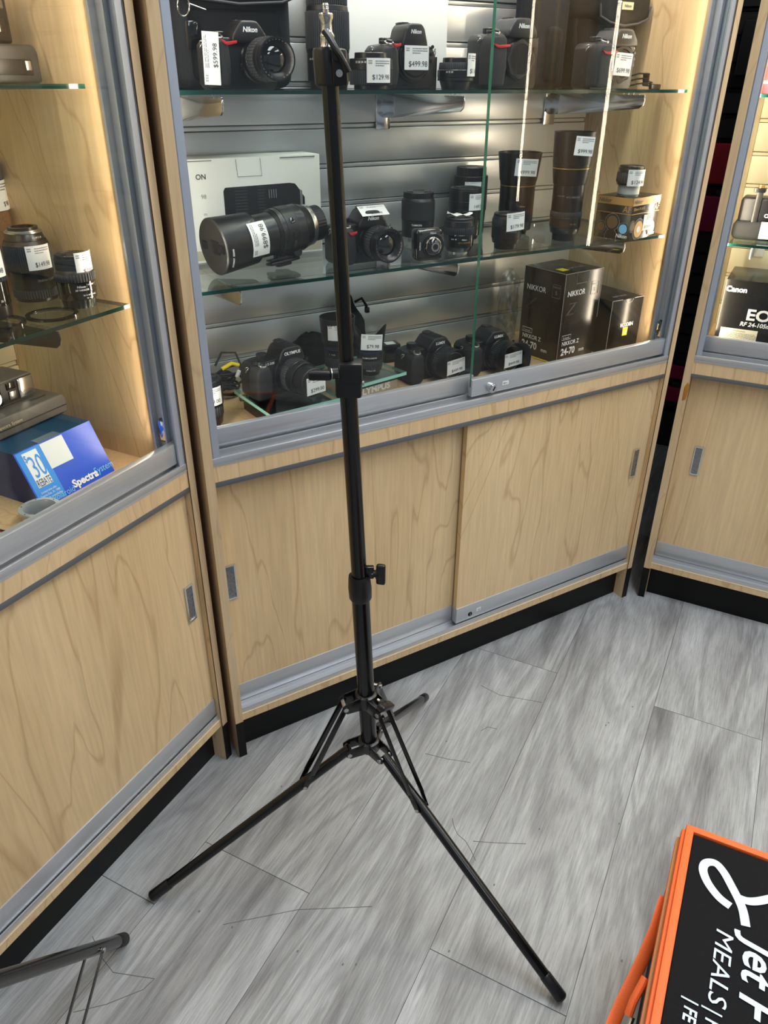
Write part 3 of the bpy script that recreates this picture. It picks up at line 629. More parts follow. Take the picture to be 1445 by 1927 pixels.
# ------------------------------------------------------------------ delivery bag, lower right
def bag():
    t = empty('insulated_bag', T(.4625-.0017, .7712, 0) @ RZ(rad(-26.57)), 'black insulated food bag with orange edging and pale blue lettering at lower right', 'bag')
    h = .355; W_ = .40; Lb = .46
    MB().box(.004, W_, -Lb, -.004, .001, h-.006, NYLON, bev=.006, seg=3).build('body', t)
    MB().box(.012, W_-.01, -Lb+.01, -.012, h-.010, h-.0008, NYLON, bev=.002).build('lid', t)
    mb = MB()   # orange binding round the lid and down the corner
    mb.box(.0, .0115, -Lb, 0, h-.008, h+.0015, ORANGE, bev=.002); mb.box(0, W_, -.010, .001, h-.008, h+.0018, ORANGE, bev=.002); mb.box(0, W_, -Lb-.002, -Lb+.012, h-.008, h+.0018, ORANGE, bev=.002); mb.box(W_-.012, W_+.001, -Lb, 0, h-.008, h+.0015, ORANGE, bev=.002)
    mb.build('lid_binding', t, 'orange webbing edging of the lid')
    mb = MB(); mb.box(-.005, .006, -Lb, -.003, h-.022, h-.006, ORANGE, bev=.003); mb.box(-.009, .004, -Lb, -.006, h-.044, h-.0225, ORANGE, bev=.0035); mb.box(-.0090, -.0040, -Lb, -.01, h-.0225, h-.0215, TAPE)
    mb.build('zipper_band', t, 'orange zipper band')
    mb = MB(); mb.tube([(.002, -.003, h-.01), (.001, -.003, h*.5), (.001, -.003, .005)], .004, ORANGE, n=8); mb.build('corner_piping', t, 'orange corner piping')
    pts = [(-.007, -.105, h-.044), (-.011, -.15, h-.060), (-.020, -.195, h-.085), (-.031, -.240, h-.105), (-.040, -.29, h-.118), (-.038, -.35, h-.110), (-.014, -.42, h-.06)]
    MB().tube(pts, .0013, ORANGE, n=12, sx=7, up=(.5, 0, 1)).build('carry_handle', t, 'orange webbing handle')
    mb = MB().tube([(-.012, -.235, h-.040), (-.020, -.262, h-.055), (-.022, -.275, h-.068)], .0055, ORANGE, n=10); mb.tube([(-.016, -.272, h-.073), (-.020, -.30, h-.09), (-.012, -.33, h-.10)], .003, SILV, n=8); mb.build('zipper_pull', t, 'orange zipper pull')
    # lettering reads down the lid: baseline along -y, letter tops towards +x
    Z = h-.0003
    def row(txt, x, y, cap, bold=.02, shear=.2, sx=1.):
        M = T(x, y, Z+.0008) @ RZ(-pi/2) @ RX(-pi/2)   # text plane xz -> flat on the lid
        return MB().text(txt, cap, BAGPR, M, bold=bold, shear=shear, align='LEFT', sx=sx)
    row('MEALS', .0585, -.150, .0215, 0., .15, 1.19).build('lettering', t, 'pale lettering MEALS')
    row('Jet F', .0935, -.148, .040, .018, .18, .98).build('lettering', t, 'large pale lettering Jet F')
    row('| F', .0585, -.262, .0180, .01, .1, .9).build('lettering', t); row('| FE', .0340, -.262, .0150, .02, .1, .9).build('lettering', t)
    P0 = (.4625, .7712)
    def band(pts, wd):
        n = len(pts); L_ = []; R_ = []
        for i in range(n):
            a = Vector(pts[max(0, i-1)]); c = Vector(pts[min(n-1, i+1)]); d = (c-a).normalized(); s = Vector((-d.y, d.x))*wd/2
            L_.append(Vector(pts[i])+s); R_.append(Vector(pts[i])-s)
        return MB().add([(p.x, p.y, Z+.0010) for p in L_]+[(p.x, p.y, Z+.0010) for p in R_], [(n+i, n+i+1, i+1, i) for i in range(n-1)], BAGPR)
    def smooth(pts, n=6):
        out = []
        for i in range(len(pts)-1):
            p0 = Vector(pts[max(0, i-1)]); p1 = Vector(pts[i]); p2 = Vector(pts[i+1]); p3 = Vector(pts[min(len(pts)-1, i+2)])
            for k in range(n):
                t_ = k/n; out.append(.5*((2*p1)+(p2-p0)*t_+(2*p0-5*p1+4*p2-p3)*t_*t_+(3*p1-p0-3*p2+p3)*t_**3))
        out.append(Vector(pts[-1])); return [tuple(p) for p in out]
    mb = band(smooth([(.0715, -.111), (.056, -.104), (.040, -.088), (.0315, -.070), (.034, -.056), (.046, -.0505), (.058, -.060), (.070, -.078), (.082, -.098), (.088, -.112), (.0925, -.132)]), .0118)
    m2 = band(smooth([(.080, -.093), (.093, -.092), (.106, -.085), (.125, -.070)]), .0115)
    b0 = len(mb.v); mb.v += [(x, y, z+.0002) for x, y, z in m2.v]; mb.f += [[k+b0 for k in f] for f in m2.f]; mb.m += m2.m
    mb.build('ribbon_logo', t, 'pale looped ribbon logo')
bag()

# ------------------------------------------------------------------ middle case, upper shelf
N1 = 'Nikon'
# soft camera bag at the left, behind the camera
def soft_bag(name, label, loc, w_, d, h, mat, rot=0, flap=True, patch=None, ring=False, group=None):
    t = thing(name, label, 'camera bag', 'M', loc, rot, None, group)
    MB().box(-w_/2, w_/2, -d/2, d/2, 0, h, mat, bev=min(w_, d)*.18, seg=4).build('body', t)
    MB().box(-w_/2+.025, w_/2-.025, -d/2-.012, -d/2+.02, .012, h*.62, FAB, bev=.012, seg=3).build('front_pocket', t)
    if flap:
        mb = MB().prism([(-w_/2-.006, h*.98), (-w_/2-.008, h*.74), (-w_/2+.02, h*.68), (0, h*.645), (w_/2-.02, h*.68), (w_/2+.008, h*.74), (w_/2+.006, h*.98)], -d/2-.020, d/2+.004, FAB, bev=.010, seg=3); fl = mb.build('lid_flap', t)
        pts = [(-w_/2-.004, -d/2-.021, h*.86), (-w_/2+.0, -d/2-.022, h*.74), (-w_/2+.03, -d/2-.0225, h*.685), (0, -d/2-.0225, h*.655), (w_/2-.03, -d/2-.0225, h*.685), (w_/2, -d/2-.022, h*.74), (w_/2+.004, -d/2-.021, h*.86)]
        MB().tube(pts, .0022, RUBG, n=8).build('piping', fl)
        if patch:
            mb = MB().quad(.034, .014, TAN, T(patch[0], -d/2-.0215, patch[1]), t=.001); mb.text('Nikon', .006, INK, T(patch[0], -d/2-.0226, patch[1]-.003), bold=.02, shear=.15); mb.build('maker_patch', fl, 'tan patch lettered Nikon')
    for sg in (-1, 1):
        MB().tube([(sg*(w_/2-.004), 0, h*.9), (sg*(w_/2+.006), -.01, h*.6), (sg*(w_/2+.002), -.02, h*.3)], .003, FAB, n=8, sx=3.5, up=(1, 0, 0)).build('side_strap', t)
    if ring:
        q = [(-w_/2+.012+.010*cos(a), -d/2-.024-.004*sin(a), h*.62+.014*sin(a)) for a in [k*pi/8 for k in range(16)]]
        MB().tube(q, .0012, SILV, closed=True, n=6).tube([(-w_/2+.02, -d/2-.024, h*.64), (-w_/2+.05, -d/2-.022, h*.60)], .0012, SILV, n=6).build('metal_ring', t, 'silver strap ring')
        mb = MB().box(-w_/2+.012, -w_/2+.032, -d/2-.030, -d/2-.016, h*.30, h*.52, GLOSSB, bev=.004).build('buckle', t)
    return t
soft_bag('camera_bag', 'grey mesh camera bag with ring and buckle behind the leftmost upper-shelf camera', (.222, .310, ZT), .218, .13, .19, MESHF, ring=True)
K1 = [(0, .012, .034, .034, 'b'), (.012, .040, .0345, .0345, 'z', RUBG, 40), (.040, .056, .0335, .0335, 'b'), (.056, .070, .0335, .0325, 'G', 1)]
dslr('camera', 'black camera with kit lens and sideways $599.98 sticker on its grip, upper shelf', (.190, .170, ZT), .130, .104, .05, N1, K1, s_=.93, lx=.034, lz=.046, hump=(.012, .034, .018), swoosh=(-.045, -.018, .070), brandh=.0075,
     tag=(T(-.066, -.0512, .046) @ RY(rad(-88)), dict(w=.078, h=.029, price='$599.98', ph=.0078)))
lens('camera_lens', 'large black ribbed zoom lens standing behind the stud of the light stand', 'M', (.375, .20, ZT),
     [(0, .012, .036, .037, 'b', BP), (.012, .055, .0405, .0405, 'b', BP), (.055, .062, .0405, .0415, 'b', BP), (.062, .118, .0420, .0415, 'z', RUBG, 60), (.118, .126, .040, .039, 'b', BP), (.126, .142, .0385, .0385, 'r', RUBG, 60), (.142, .160, .038, .036, 'b', BP), (.160, .180, .036, .036, 'c')],
     marks=[('2.8  5.6', .045, .0405, .003, -50, WHITE)], rot=-27, pre=SC(.93, .93, 1))
mb = MB().box(-.158, .130, -.03, .03, 0, .20, CARDW, bev=.0012); t = solo(mb, 'carton', 'plain pale carton standing upright at the back of the upper shelf', 'box', 'M', (.583, .345, ZT))
SH = [(0, .007, .030, .030, 'b'), (.007, .030, .0375, .0385, 'r', RUBG, 60), (.030, .047, .0385, .0375, 'b', BP), (.047, .056, .029, .0285, 'b', BP2)]
lens('camera_lens', 'short black lens with $129.98 sticker at the front of the upper shelf', 'M', (.420, .125, ZT), SH, rot=-30, tag=(.029, .0385, .047, .037, '$129.98', 24), marks=[('35 28 24 18', .040, .0378, .003, -28, WHITE)])
dslr('camera', 'black mirrorless camera without lens, $499.98 sticker over its round cap, upper shelf', (.507, .168, ZT), .128, .103, .045, N1, [(0, .006, .033, .033, 'b', BP2), (.006, .009, .029, .027, 'b', BP)], lx=.012, lz=.048, hump=(.010, .028, .017), swoosh=(-.046, -.028, .068), brandh=.0062, flat=.70,
     tag=(T(.012, -.0375, .050), dict(w=.052, h=.038, price='$499.98', ph=.0088)))
lens('camera_lens', 'compact black zoom lens with $1 sticker beside the mirrorless camera on the upper shelf', 'M', (.617, .145, ZT), [(0, .014, .026, .030, 'b', BP), (.014, .020, .034, .034, 'b', BP), (.020, .032, .0345, .0345, 'b', BP2), (.032, .044, .0325, .0315, 'r', RUBG, 60), (.044, .052, .0255, .025, 'b', BP2)],
     rot=-35, tag=(.040, .036, .028, .037, '$1 6', 58), marks=[('DX 16-50  3.5-6.3', .0165, .0325, .0032, 22, WHITE), ('24 35 50', .027, .0345, .0028, -20, WHITE)])
mb = MB().box(-.022, .022, -.04, .04, 0, .055, CARDB, bev=.001); mb.text('Z DX', .008, GOLD, T(0, -.0402, .012), bold=.02); solo(mb, 'carton', 'small black lettered carton between mirrorless camera and compact zoom lens', 'box', 'M', (.610, .27, ZT))
def bare_dslr(label, loc, w_, h, price=None, tg=None, lx=.018, **kw):
    t = dslr('camera', label, loc, w_, h, .055, N1, [(0, .004, .031, .031, 'b', BP2)], lx=lx, lz=h*.43, hump=(.016, .038, .022), swoosh=(-w_/2+.004, -w_/2+.046, h*.60), brandh=.0075, tag=tg, flat=.79, gripw=.044, **kw)
    mb = MB(); n = 48; pr = []
    vs = []; N = 64
    for j, (rr, y) in enumerate(((.034, -.004), (.036, -.007), (.033, -.010), (.027, -.0102), (.0265, -.008), (.0005, -.008))):
        for k in range(N):
            a = 2*pi*k/N; r = rr*(1+(.045*cos(8*a) if j < 3 else 0)); vs.append((lx+r*cos(a), -.0275+y, h*.43+r*sin(a)))
    fs = [(j*N+k, j*N+(k+1) % N, (j+1)*N+(k+1) % N, (j+1)*N+k) for j in range(5) for k in range(N)]
    mb.add(vs, fs, BP2); mb.build('body_cap', t, 'round black body cap'); return t
bare_dslr('black professional camera without lens at the seam of the glass doors, upper shelf', (.774, .205, ZT), .140, .122)
soft_bag('camera_bag', 'tall dark navy padded case between the two bare cameras on upper shelf', (.972, .325, ZT), .092, .09, .19, FABN, flap=False)
soft_bag('camera_bag', 'black camera bag with tan maker patch on its lid, right end of upper shelf', (1.117, .300, ZT), .146, .12, .185, FAB, patch=(.004, .158))
bare_dslr('black camera without lens wearing $699.98 sticker, right end of upper shelf', (1.020, .168, ZT), .126, .110, tg=(T(.018, -.0395, .046) @ RY(rad(3)), dict(w=.050, h=.042, price='$699.98', ph=.0085)))
mb = MB()
for k in range(3): mb.tube([(-.03+.004*k, .01, .004+.010*k), (-.015, -.012, .010+.010*k), (.012, -.010, .012+.009*k), (.030, .006, .007+.005*k), (.052-.01*k, -.008, .005+.004*k)], .0016, FAB, n=8, sx=5)
mb.box(.030, .060, -.014, -.004, .0, .010, BP2, bev=.002); solo(mb, 'neck_strap', 'folded black neck strap at the right end of the upper shelf', 'strap', 'M', (1.130, .165, ZT))

# ------------------------------------------------------------------ middle case, lower shelf
t = thing('lens_carton', 'large white lens carton printed with a black zoom lens, left end of lower shelf', 'box', 'M', (.262, .3375, ZM))
cw, ch, cd = .278, .186, .075
MB().box(-cw/2, cw/2, -cd/2, cd/2, 0, ch, CARDW, bev=.0012).build('box', t)
mb = MB(); Y = -cd/2
mb.box(-cw/2, cw/2, -cd/2-.0004, cd/2, .0, .0005, CARDW)
for x0, x1 in ((-.135, -.088), (.052, .128)): mb.box(x0, x1, Y-.0006, Y+.004, ch-.0042, ch-.0030, INK)
mb.tube([(-.040, Y-.0005, ch-.003), (-.038, Y-.0005, ch-.034), (.012, Y-.0005, ch-.034), (.010, Y-.0005, ch-.003)], .0005, GREYP, n=4); mb.build('tuck_flap', t, 'cut tuck flap')
mb = MB().box(-cw/2+.002, cw/2-.002, Y-.0004, Y+.001, .004, .022, plain('beige_print', srgb(176, 170, 150), .6)); mb.build('printed_band', t, 'beige printed band along the bottom')
mb = MB()   # printed picture of a lens
def pz(pts, mat, off=.0006): mb.add([(x, Y-off, z) for x, z in pts], [tuple(range(len(pts)))], mat)
X0 = -.070; Zc = .092
pz([(X0, Zc-.034), (X0+.004, Zc-.037), (.078, Zc-.037), (.092, Zc-.028), (.092, Zc+.030), (.082, Zc+.042), (.070, Zc+.044), (X0+.004, Zc+.042), (X0, Zc+.036)], PICT)
pz([(.0925, Zc-.028), (.097, Zc-.028), (.097, Zc+.028), (.0925, Zc+.031)], GREYP); pz([(.0975, Zc-.02), (.102, Zc-.02), (.102, Zc+.016), (.0975, Zc+.022)], BP2)
for k in range(14):
    z = Zc+.040-k*.0056
    mb.box(X0+.022, X0+.048, Y-.0009, Y-.0006, z-.0012, z+.0012, RUBG); mb.box(X0+.070, X0+.086, Y-.0009, Y-.0006, z-.0012, z+.0012, RUBG)
for k in range(4): mb.box(X0+.094+k*.005, X0+.0955+k*.005, Y-.0009, Y-.0006, Zc+.018, Zc+.034, GREYP)
mb.build('lens_picture', t, 'printed picture of a black zoom lens')
mb = MB()
mb.text('TAMRON', .0085, INK, T(-.101, Y-.0006, .153), bold=.02, align='RIGHT') if False else mb.text('ON', .0090, INK, T(-.112, Y-.0006, .151), bold=.02)
mb.text('98', .0075, GREYP, T(-.110, Y-.0006, .117)); mb.text('m', .0065, GREYP, T(-.110, Y-.0006, .086)); mb.text('SD  G2', .0075, GREYP, T(-.100, Y-.0006, .060))
mb.build('lettering', t, 'dark lettering ON, 98, m, SD G2')
# lying telephoto
t = thing('telephoto_lens', 'big black telephoto lens lying on its side with $899.98 sticker and tripod foot', 'camera lens', 'M', (.117, .165, ZM+.0535), 0, RZ(rad(9)) @ RY(rad(-5)) @ RY(pi/2))
lens_body(t, [(.0, .074, .0500, .0455, 'b', BP), (.074, .080, .0455, .0405, 'b', BP), (.080, .118, .0385, .0385, 'b', BP2), (.118, .124, .0400, .0420, 'b', BP), (.124, .178, .0430, .0430, 'b', BP2), (.178, .196, .0430, .0380, 'b', BP), (.196, .205, .0375, .0370, 's'), (.205, .230, .0325, .0315, 'c', BP, 1)], n=64)
mb = MB().lathe([(.0470, 0), (.0500, .001), (.0500, -.0), (.0480, -.002), (.0455, -.0005), (.030, -.0008), (.0005, -.0008)], GUN, T(0, 0, -.001), 56, close=False)
mb.box(-.007, .007, -.040, -.022, -.0045, -.0005, BP2, bev=.001); mb.box(-.012, .012, -.022, .006, -.0035, -.0003, BP2, bev=.001); mb.box(-.007, .007, .022, .040, -.0045, -.0005, BP2, bev=.001); mb.build('front_cap', t, 'pinch front cap')
mb = MB().box(-.036, -.058, -.040, -.026, .126, .170, BP2) if False else MB()
# rounded window strip with switches on the side facing the viewer
mb.lathe([(.0436, .134), (.0440, .1345), (.0440, .1595), (.0436, .160)], BP, None, 56)
for zz, a in ((.147, -18), (.147, 14), (.147, 34), (.147, 46)): mb.box(-.005, .005, -.0455, -.0438, zz-.004, zz+.004, GLOSSB, RZ(rad(90+a-90)) @ RZ(rad(-14)), bev=.0008)
mb.build('switch_panel', t, 'raised band with switches')
foot = MB().box(.040, .062, -.008, .010, .120, .150, BP, RZ(rad(-8)), bev=.003).box(.050, .0565, -.012, .012, .102, .168, BP, RZ(rad(-8)), bev=.003).box(.0445, .0485, -.010, .010, .104, .166, BP, RZ(rad(-8)), bev=.0015)
ft = foot.build('tripod_foot', t); MB().lathe([(.010, 0), (.010, .012), (.009, .013)], BP, RZ(rad(-8)) @ T(.040, -.008, .160) @ RX(pi/2), ribs=16, depth=.93).build('clamp_knob', ft)
tagp(t, RZ(rad(-8)) @ T(0, -.0478, .070) @ RX(rad(-3)) @ RY(pi), .062, .036, '$899.98', bend=.0475, ph=.0095)
mb = MB()
vs, fs = glyphs('0A025  TAMRON', .02, 0, 'CENTER'); k = .0034/.7; r = .0492
mb.add([(-r*sin(x*k/r)*1 if False else r*sin(x*k/r), -(r+.0004)*cos(x*k/r), -y*k+.012) for x, y in vs], [f[::-1] for f in fs], WHITE, RZ(rad(20))); mb.build('lettering', t)
K2 = [(0, .010, .031, .031, 'b'), (.010, .034, .0320, .0320, 'z', RUBG, 40), (.034, .044, .0315, .0315, 'b'), (.044, .058, .0315, .0315, 'G', 1)]
dslr('camera', 'small black camera with kit lens, loose $229.98 sticker on top, beside the stand pole', (.412, .165, ZM), .126, .098, .046, N1, K2, lx=.022, lz=.040, hump=(.014, .032, .018), swoosh=(-.046, -.028, .062), brandh=.0068,
     tag=(T(.018, -.030, .0975) @ RX(rad(-58)), dict(w=.060, h=.028, price='$229.98', ph=.0055, rows=2)))
lens('camera_lens', 'medium black prime lens with silver mount behind the small cube camera', 'M', (.632, .285, ZM), [(0, .012, .020, .022, 's'), (.012, .046, .0330, .0345, 'b', BP), (.046, .082, .0350, .0350, 'b', RUB), (.082, .088, .0345, .0320, 'b', BP), (.088, .100, .0315, .0315, 'c')],
     marks=[('TAMRON', .036, .0342, .0036, -4, WHITE), ('SP 35mm F/1.8', .030, .0338, .0030, 30, GREYP), ('Di VC USD', .0245, .0335, .0030, 30, GREYP)], rot=-33, pre=SC(1.05))
t = thing('action_camera', 'tiny square action camera with domed lens at the front of the lower shelf', 'camera', 'M', (.537, .105, ZM), -8, SC(1.06))
MB().box(-.028, .028, -.012, .016, 0, .058, GLOSSB, bev=.008, seg=4).build('body', t)
mb = MB(); mb.prism([(-.024, .004), (.024, .004), (.024, .054), (-.024, .054)], -.0155, -.011, GUN, bev=.002)
for sx, sz in ((-1, -1), (1, -1), (1, 1), (-1, 1)): mb.cyl((sx*.0205, -.0158, .029+sz*.0215), (sx*.0205, -.0150, .029+sz*.0215), .0025, DARK, n=12)
mb.build('front_plate', t, 'brushed dark front plate')
mb = MB(); mb.ring(.0185, .0215, 0, .004, GLOSSB, facing(.004, -.0152, .028), 40); mb.lathe([(.019, 0), (.0175, .005), (.013, .0095), (.007, .012), (.0005, .0128)], LGLASS, facing(.004, -.0155, .028), 40); mb.ring(.0055, .0085, .0122, .0125, GREYP, facing(.004, -.0158, .028), 32)
mb.build('dome_lens', t); mb = MB().text('Nikon', .0034, WHITE, T(.004, -.0158, .0495), bold=.02, shear=.15); mb.text('KeyMission', .0022, WHITE, T(-.0215, -.0158, .029) @ RY(rad(-90)), bold=.02); mb.build('lettering', t)
lens('camera_lens', 'short glossy black lens with crumpled sticker on its cap, front of lower shelf', 'M', (.634, .132, ZM), [(0, .006, .020, .020, 's'), (.006, .016, .026, .0300, 'b', GLOSSB), (.016, .040, .0310, .0315, 'b', GLOSSB), (.040, .054, .0320, .0320, 'r', RUBG, 50), (.054, .066, .0315, .0300, 'b', BP), (.066, .072, .0290, .0290, 'c')],
     marks=[('Nikon', .030, .0312, .0030, 22, WHITE), ('AF-S NIKKOR', .024, .0312, .0032, 24, GOLD), ('M/A  M', .031, .0312, .0026, -18, WHITE)], rot=-36)
t = bpy.data.objects['camera_lens.005'] if 'camera_lens.005' in bpy.data.objects else None
def crumple(M, parent):
    mb = MB(); n = 9; vs = []; 
    for j in range(3):
        for i in range(n): x = -.026+.052*i/(n-1); y = -.012+.012*j; vs.append((x, y, .002*sin(i*1.7+j)+.0035*abs(x)/.026*(1 if j != 1 else .4)))
    mb.add(vs, [(j*n+i, j*n+i+1, (j+1)*n+i+1, (j+1)*n+i) for j in range(2) for i in range(n-1)], PAPER, M)
    o = mb.build('price_tag', parent, 'crumpled white sticker'); md = o.modifiers.new('s', 'SOLIDIFY'); md.thickness = .0004; return o
crumple(T(0, -.006, .0765), [o for o in bpy.data.objects if o.get('label', '').startswith('short glossy black lens')][0])
lens('camera_lens', 'tall matte black lens with $149.98 sticker on its right side, lower shelf', 'M', (.752, .271, ZM), [(0, .010, .030, .032, 'b', BP2), (.010, .050, .036, .038, 'b', GLOSSB), (.050, .075, .0385, .0390, 'b', BP), (.075, .090, .0390, .0390, 'b', BP), (.090, .116, .0385, .0375, 'b', BP), (.116, .120, .0365, .0360, 'c')],
     rot=-37, tag=(.090, .0395, .044, .038, '149.98', 42), marks=[('o o o', .068, .0389, .003, 0, GREYP)], pre=SC(1, 1, .90))
lens('camera_lens', 'tallest rear black lens with a narrow label, behind the $149.98 lens', 'M', (.818, .345, ZM), [(0, .050, .034, .036, 'b', BP), (.050, .128, .0375, .0375, 'b', BP), (.128, .148, .0330, .0330, 'c')], tag=(.112, .0376, .038, .010, '', 10), rot=-38, pre=SC(1.05, 1.05, .96))
lens('camera_lens', 'wide-hooded black zoom lens with $999.98 sticker right of the door seam, lower shelf', 'M', (.896, .268, ZM), [(0, .010, .027, .029, 'b', BP2), (.010, .030, .036, .037, 'b', BP2), (.030, .112, .0385, .0385, 'b', BP2), (.112, .1135, .0390, .0390, 'g'), (.1135, .124, .0385, .040, 'b', BP), (.124, .186, .041, .0475, 'h', BP)],
     tag=(.156, .0480, .050, .038, '$999.98', 14, 3), marks=[('Nikon', .066, .0388, .0036, 16, GOLD)], rot=-35, pre=SC(1.05, 1.05, .94))
lens('camera_lens', 'black lens with $179.98 sticker at the front, just right of the door seam', 'M', (.757, .128, ZM), [(0, .012, .024, .025, 'b', BP), (.012, .022, .029, .0305, 'b', BP2), (.022, .046, .0315, .0315, 'b', BP2), (.046, .060, .0320, .0320, 'r', RUBG, 50), (.060, .066, .0315, .0300, 'b', BP), (.066, .072, .0290, .0290, 'c')],
     tag=(.058, .0318, .046, .036, '$179.98', 36, -3), marks=[('AF-S NIKKOR', .036, .0315, .003, 18, GREYP)], rot=-39)
lens('camera_lens', 'longest slim black telephoto standing upright with $999.98 sticker on its hood, lower shelf', 'M', (.937, .142, ZM), [(0, .016, .0245, .025, 'b', BP), (.016, .030, .030, .0325, 'b', BP2), (.030, .050, .0335, .0335, 'b', BP2), (.050, .062, .0340, .0340, 'r', RUBG, 54), (.062, .118, .0330, .0330, 'b', BP2), (.118, .150, .0345, .0385, 'b', BP), (.150, .1515, .0390, .0390, 'g'), (.1515, .160, .0385, .0390, 'b', BP), (.160, .222, .0395, .0430, 'h', BP)],
     tag=(.196, .0440, .044, .037, '$999.98', 30, 4), marks=[('AF-S NIKKOR', .092, .033, .0036, 20, GREYP), ('VR  ON', .036, .0335, .0030, 30, GOLD), ('ON OFF', .094, .033, .003, -25, GREYP)], rot=-43, pre=SC(1.04, 1.04, 1))
def af_box():
    t = thing('lens_carton', 'gold and black lens carton with printed glass elements, right end of lower shelf', 'box', 'M', (1.098, .110, ZM), 12)
    w_, d, h = .116, .092, .090
    MB().box(-w_/2, w_/2, -d/2, d/2, 0, h, CARDB, bev=.0008).build('box', t)
    g = plain('gold_print', srgb(196, 150, 84), .4, .3)
    for side in (0, 1):
        M = T(0, -d/2-.0003, 0) if side == 0 else T(-w_/2-.0003, 0, 0) @ RZ(-pi/2); W2 = w_ if side == 0 else d
        mb = MB(); mb.quad(W2, .016, g, M @ T(0, 0, h-.0085)); mb.quad(W2, .0012, g, M @ T(0, 0, h-.034))
        mb.text('Nikkor', .0080, INK, M @ T(-W2/2+.020, -.0004, h-.0125), bold=.02, shear=.2); mb.text('AF', .0135, g, M @ T(W2/2-.013, -.0004, h-.031), bold=.0, shear=.1)
        if side == 0: mb.text('50mm f/1.8 D', .0060, g, M @ T(-W2/2+.028, -.0004, h-.0265), bold=.0, shear=.1)
        mb.text('Nikon', .0080, WHITE, M @ T((W2/2-.018) if side else (W2/2-.022), -.0008, .005), bold=.02, shear=.2); mb.build('printed_panel', t)
        mb = MB(); C1 = plain('print_amber', srgb(210, 150, 70), .4); C2 = plain('print_rose', srgb(200, 110, 110), .4); C3 = plain('print_bronze', srgb(110, 84, 58), .4)
        cs = ((-.022, .022, .024, C1), (.032, .020, .017, C2), (-.050, .030, .013, C3)) if side == 0 else ((-.028, .024, .013, C3), (.0, .036, .019, C3), (.030, .024, .014, CYAN), (.0, .006, .016, BP2))
        for cx_, cz, r, m_ in cs:
            for q, (rr, mm) in enumerate(((r, GREYP), (r*.93, BP2), (r*.74, m_), (r*.30, WHITE if m_ is C1 else m_))): 
                pts = [(cx_+rr*cos(a), -.0005-.0002*q, max(.0, cz+rr*sin(a))) for a in [2*pi*k/28 for k in range(28)]]
                mb.add(pts, [tuple(range(28))], mm, M)
        mb.build('printed_glass_elements', t)
    tagp(t, T(.014, -d/2-.0016, .034), .038, .034, '$124.98', ph=.006, logo=False)
    return t
af_box()
lens('camera_lens', 'small black prime lens on a frosted cap atop the gold and black carton', 'M', (1.104, .122, ZM+.090), [(0, .020, .0245, .0245, 'b', plain('frosted_cap', srgb(205, 205, 200), .6)), (.020, .026, .029, .030, 'b', BP2), (.026, .046, .0310, .0305, 'r', RUBG, 30), (.046, .054, .0300, .0290, 'b', BP), (.054, .060, .0270, .0270, 'c')],
     tag=(.036, .0315, .046, .034, '$124.98', 30), rot=-46)

# ------------------------------------------------------------------ middle case, deck
lens('camera_lens', 'black lens with 00 price sticker half hidden behind the left jamb of middle case', 'M', (.068, .165, ZD), [(0, .016, .024, .025, 'b', BP), (.016, .034, .030, .032, 'b', BP2), (.034, .054, .033, .033, 'z', RUBG, 36), (.054, .092, .034, .036, 'b', BP2), (.092, .106, .0345, .034, 'c')], tag=(.078, .036, .046, .036, '299.00', 22), rot=-17)
mb = MB()
rnd = random.Random(3)
for k in range(9):
    r = .026+.003*rnd.random()*k**.5; c = (rnd.uniform(-.01, .01), rnd.uniform(-.01, .01), .006+.0062*k); tl = rnd.uniform(-.25, .25)
    mb.tube([(c[0]+r*cos(a), c[1]+.8*r*sin(a), c[2]+.004*sin(a*2)+tl*.03*cos(a)+.003) for a in [2*pi*i/20 for i in range(20)]], .0026, CABLE, closed=True, n=8)
mb.tube([(-.02, 0, .075), (0, .01, .100), (.028, .0, .098), (.034, -.01, .070), (.03, -.03, .045)], .0026, CABLE, n=8)
mb.tube([(-.012, -.02, .072), (.010, -.022, .082), (.026, -.018, .074)], .0045, YEL, n=10); mb.tube([(.016, -.03, .052), (.022, -.032, .066)], .0045, WHITE, n=10)
mb.box(.012, .046, -.052, -.040, .0, .012, GREYP, bev=.002); mb.box(.028, .05, -.064, -.050, .0, .010, CABLE, bev=.002); mb.box(.012, .028, -.066, -.064, .002, .0035, SILV); mb.box(.012, .028, -.060, -.058, .006, .0075, SILV)
solo(mb, 'cable_bundle', 'coiled black cables with one yellow plug behind the first glass riser', 'cables', 'M', (.166, .322, ZD), 0, SC(1.0, .95, .95))
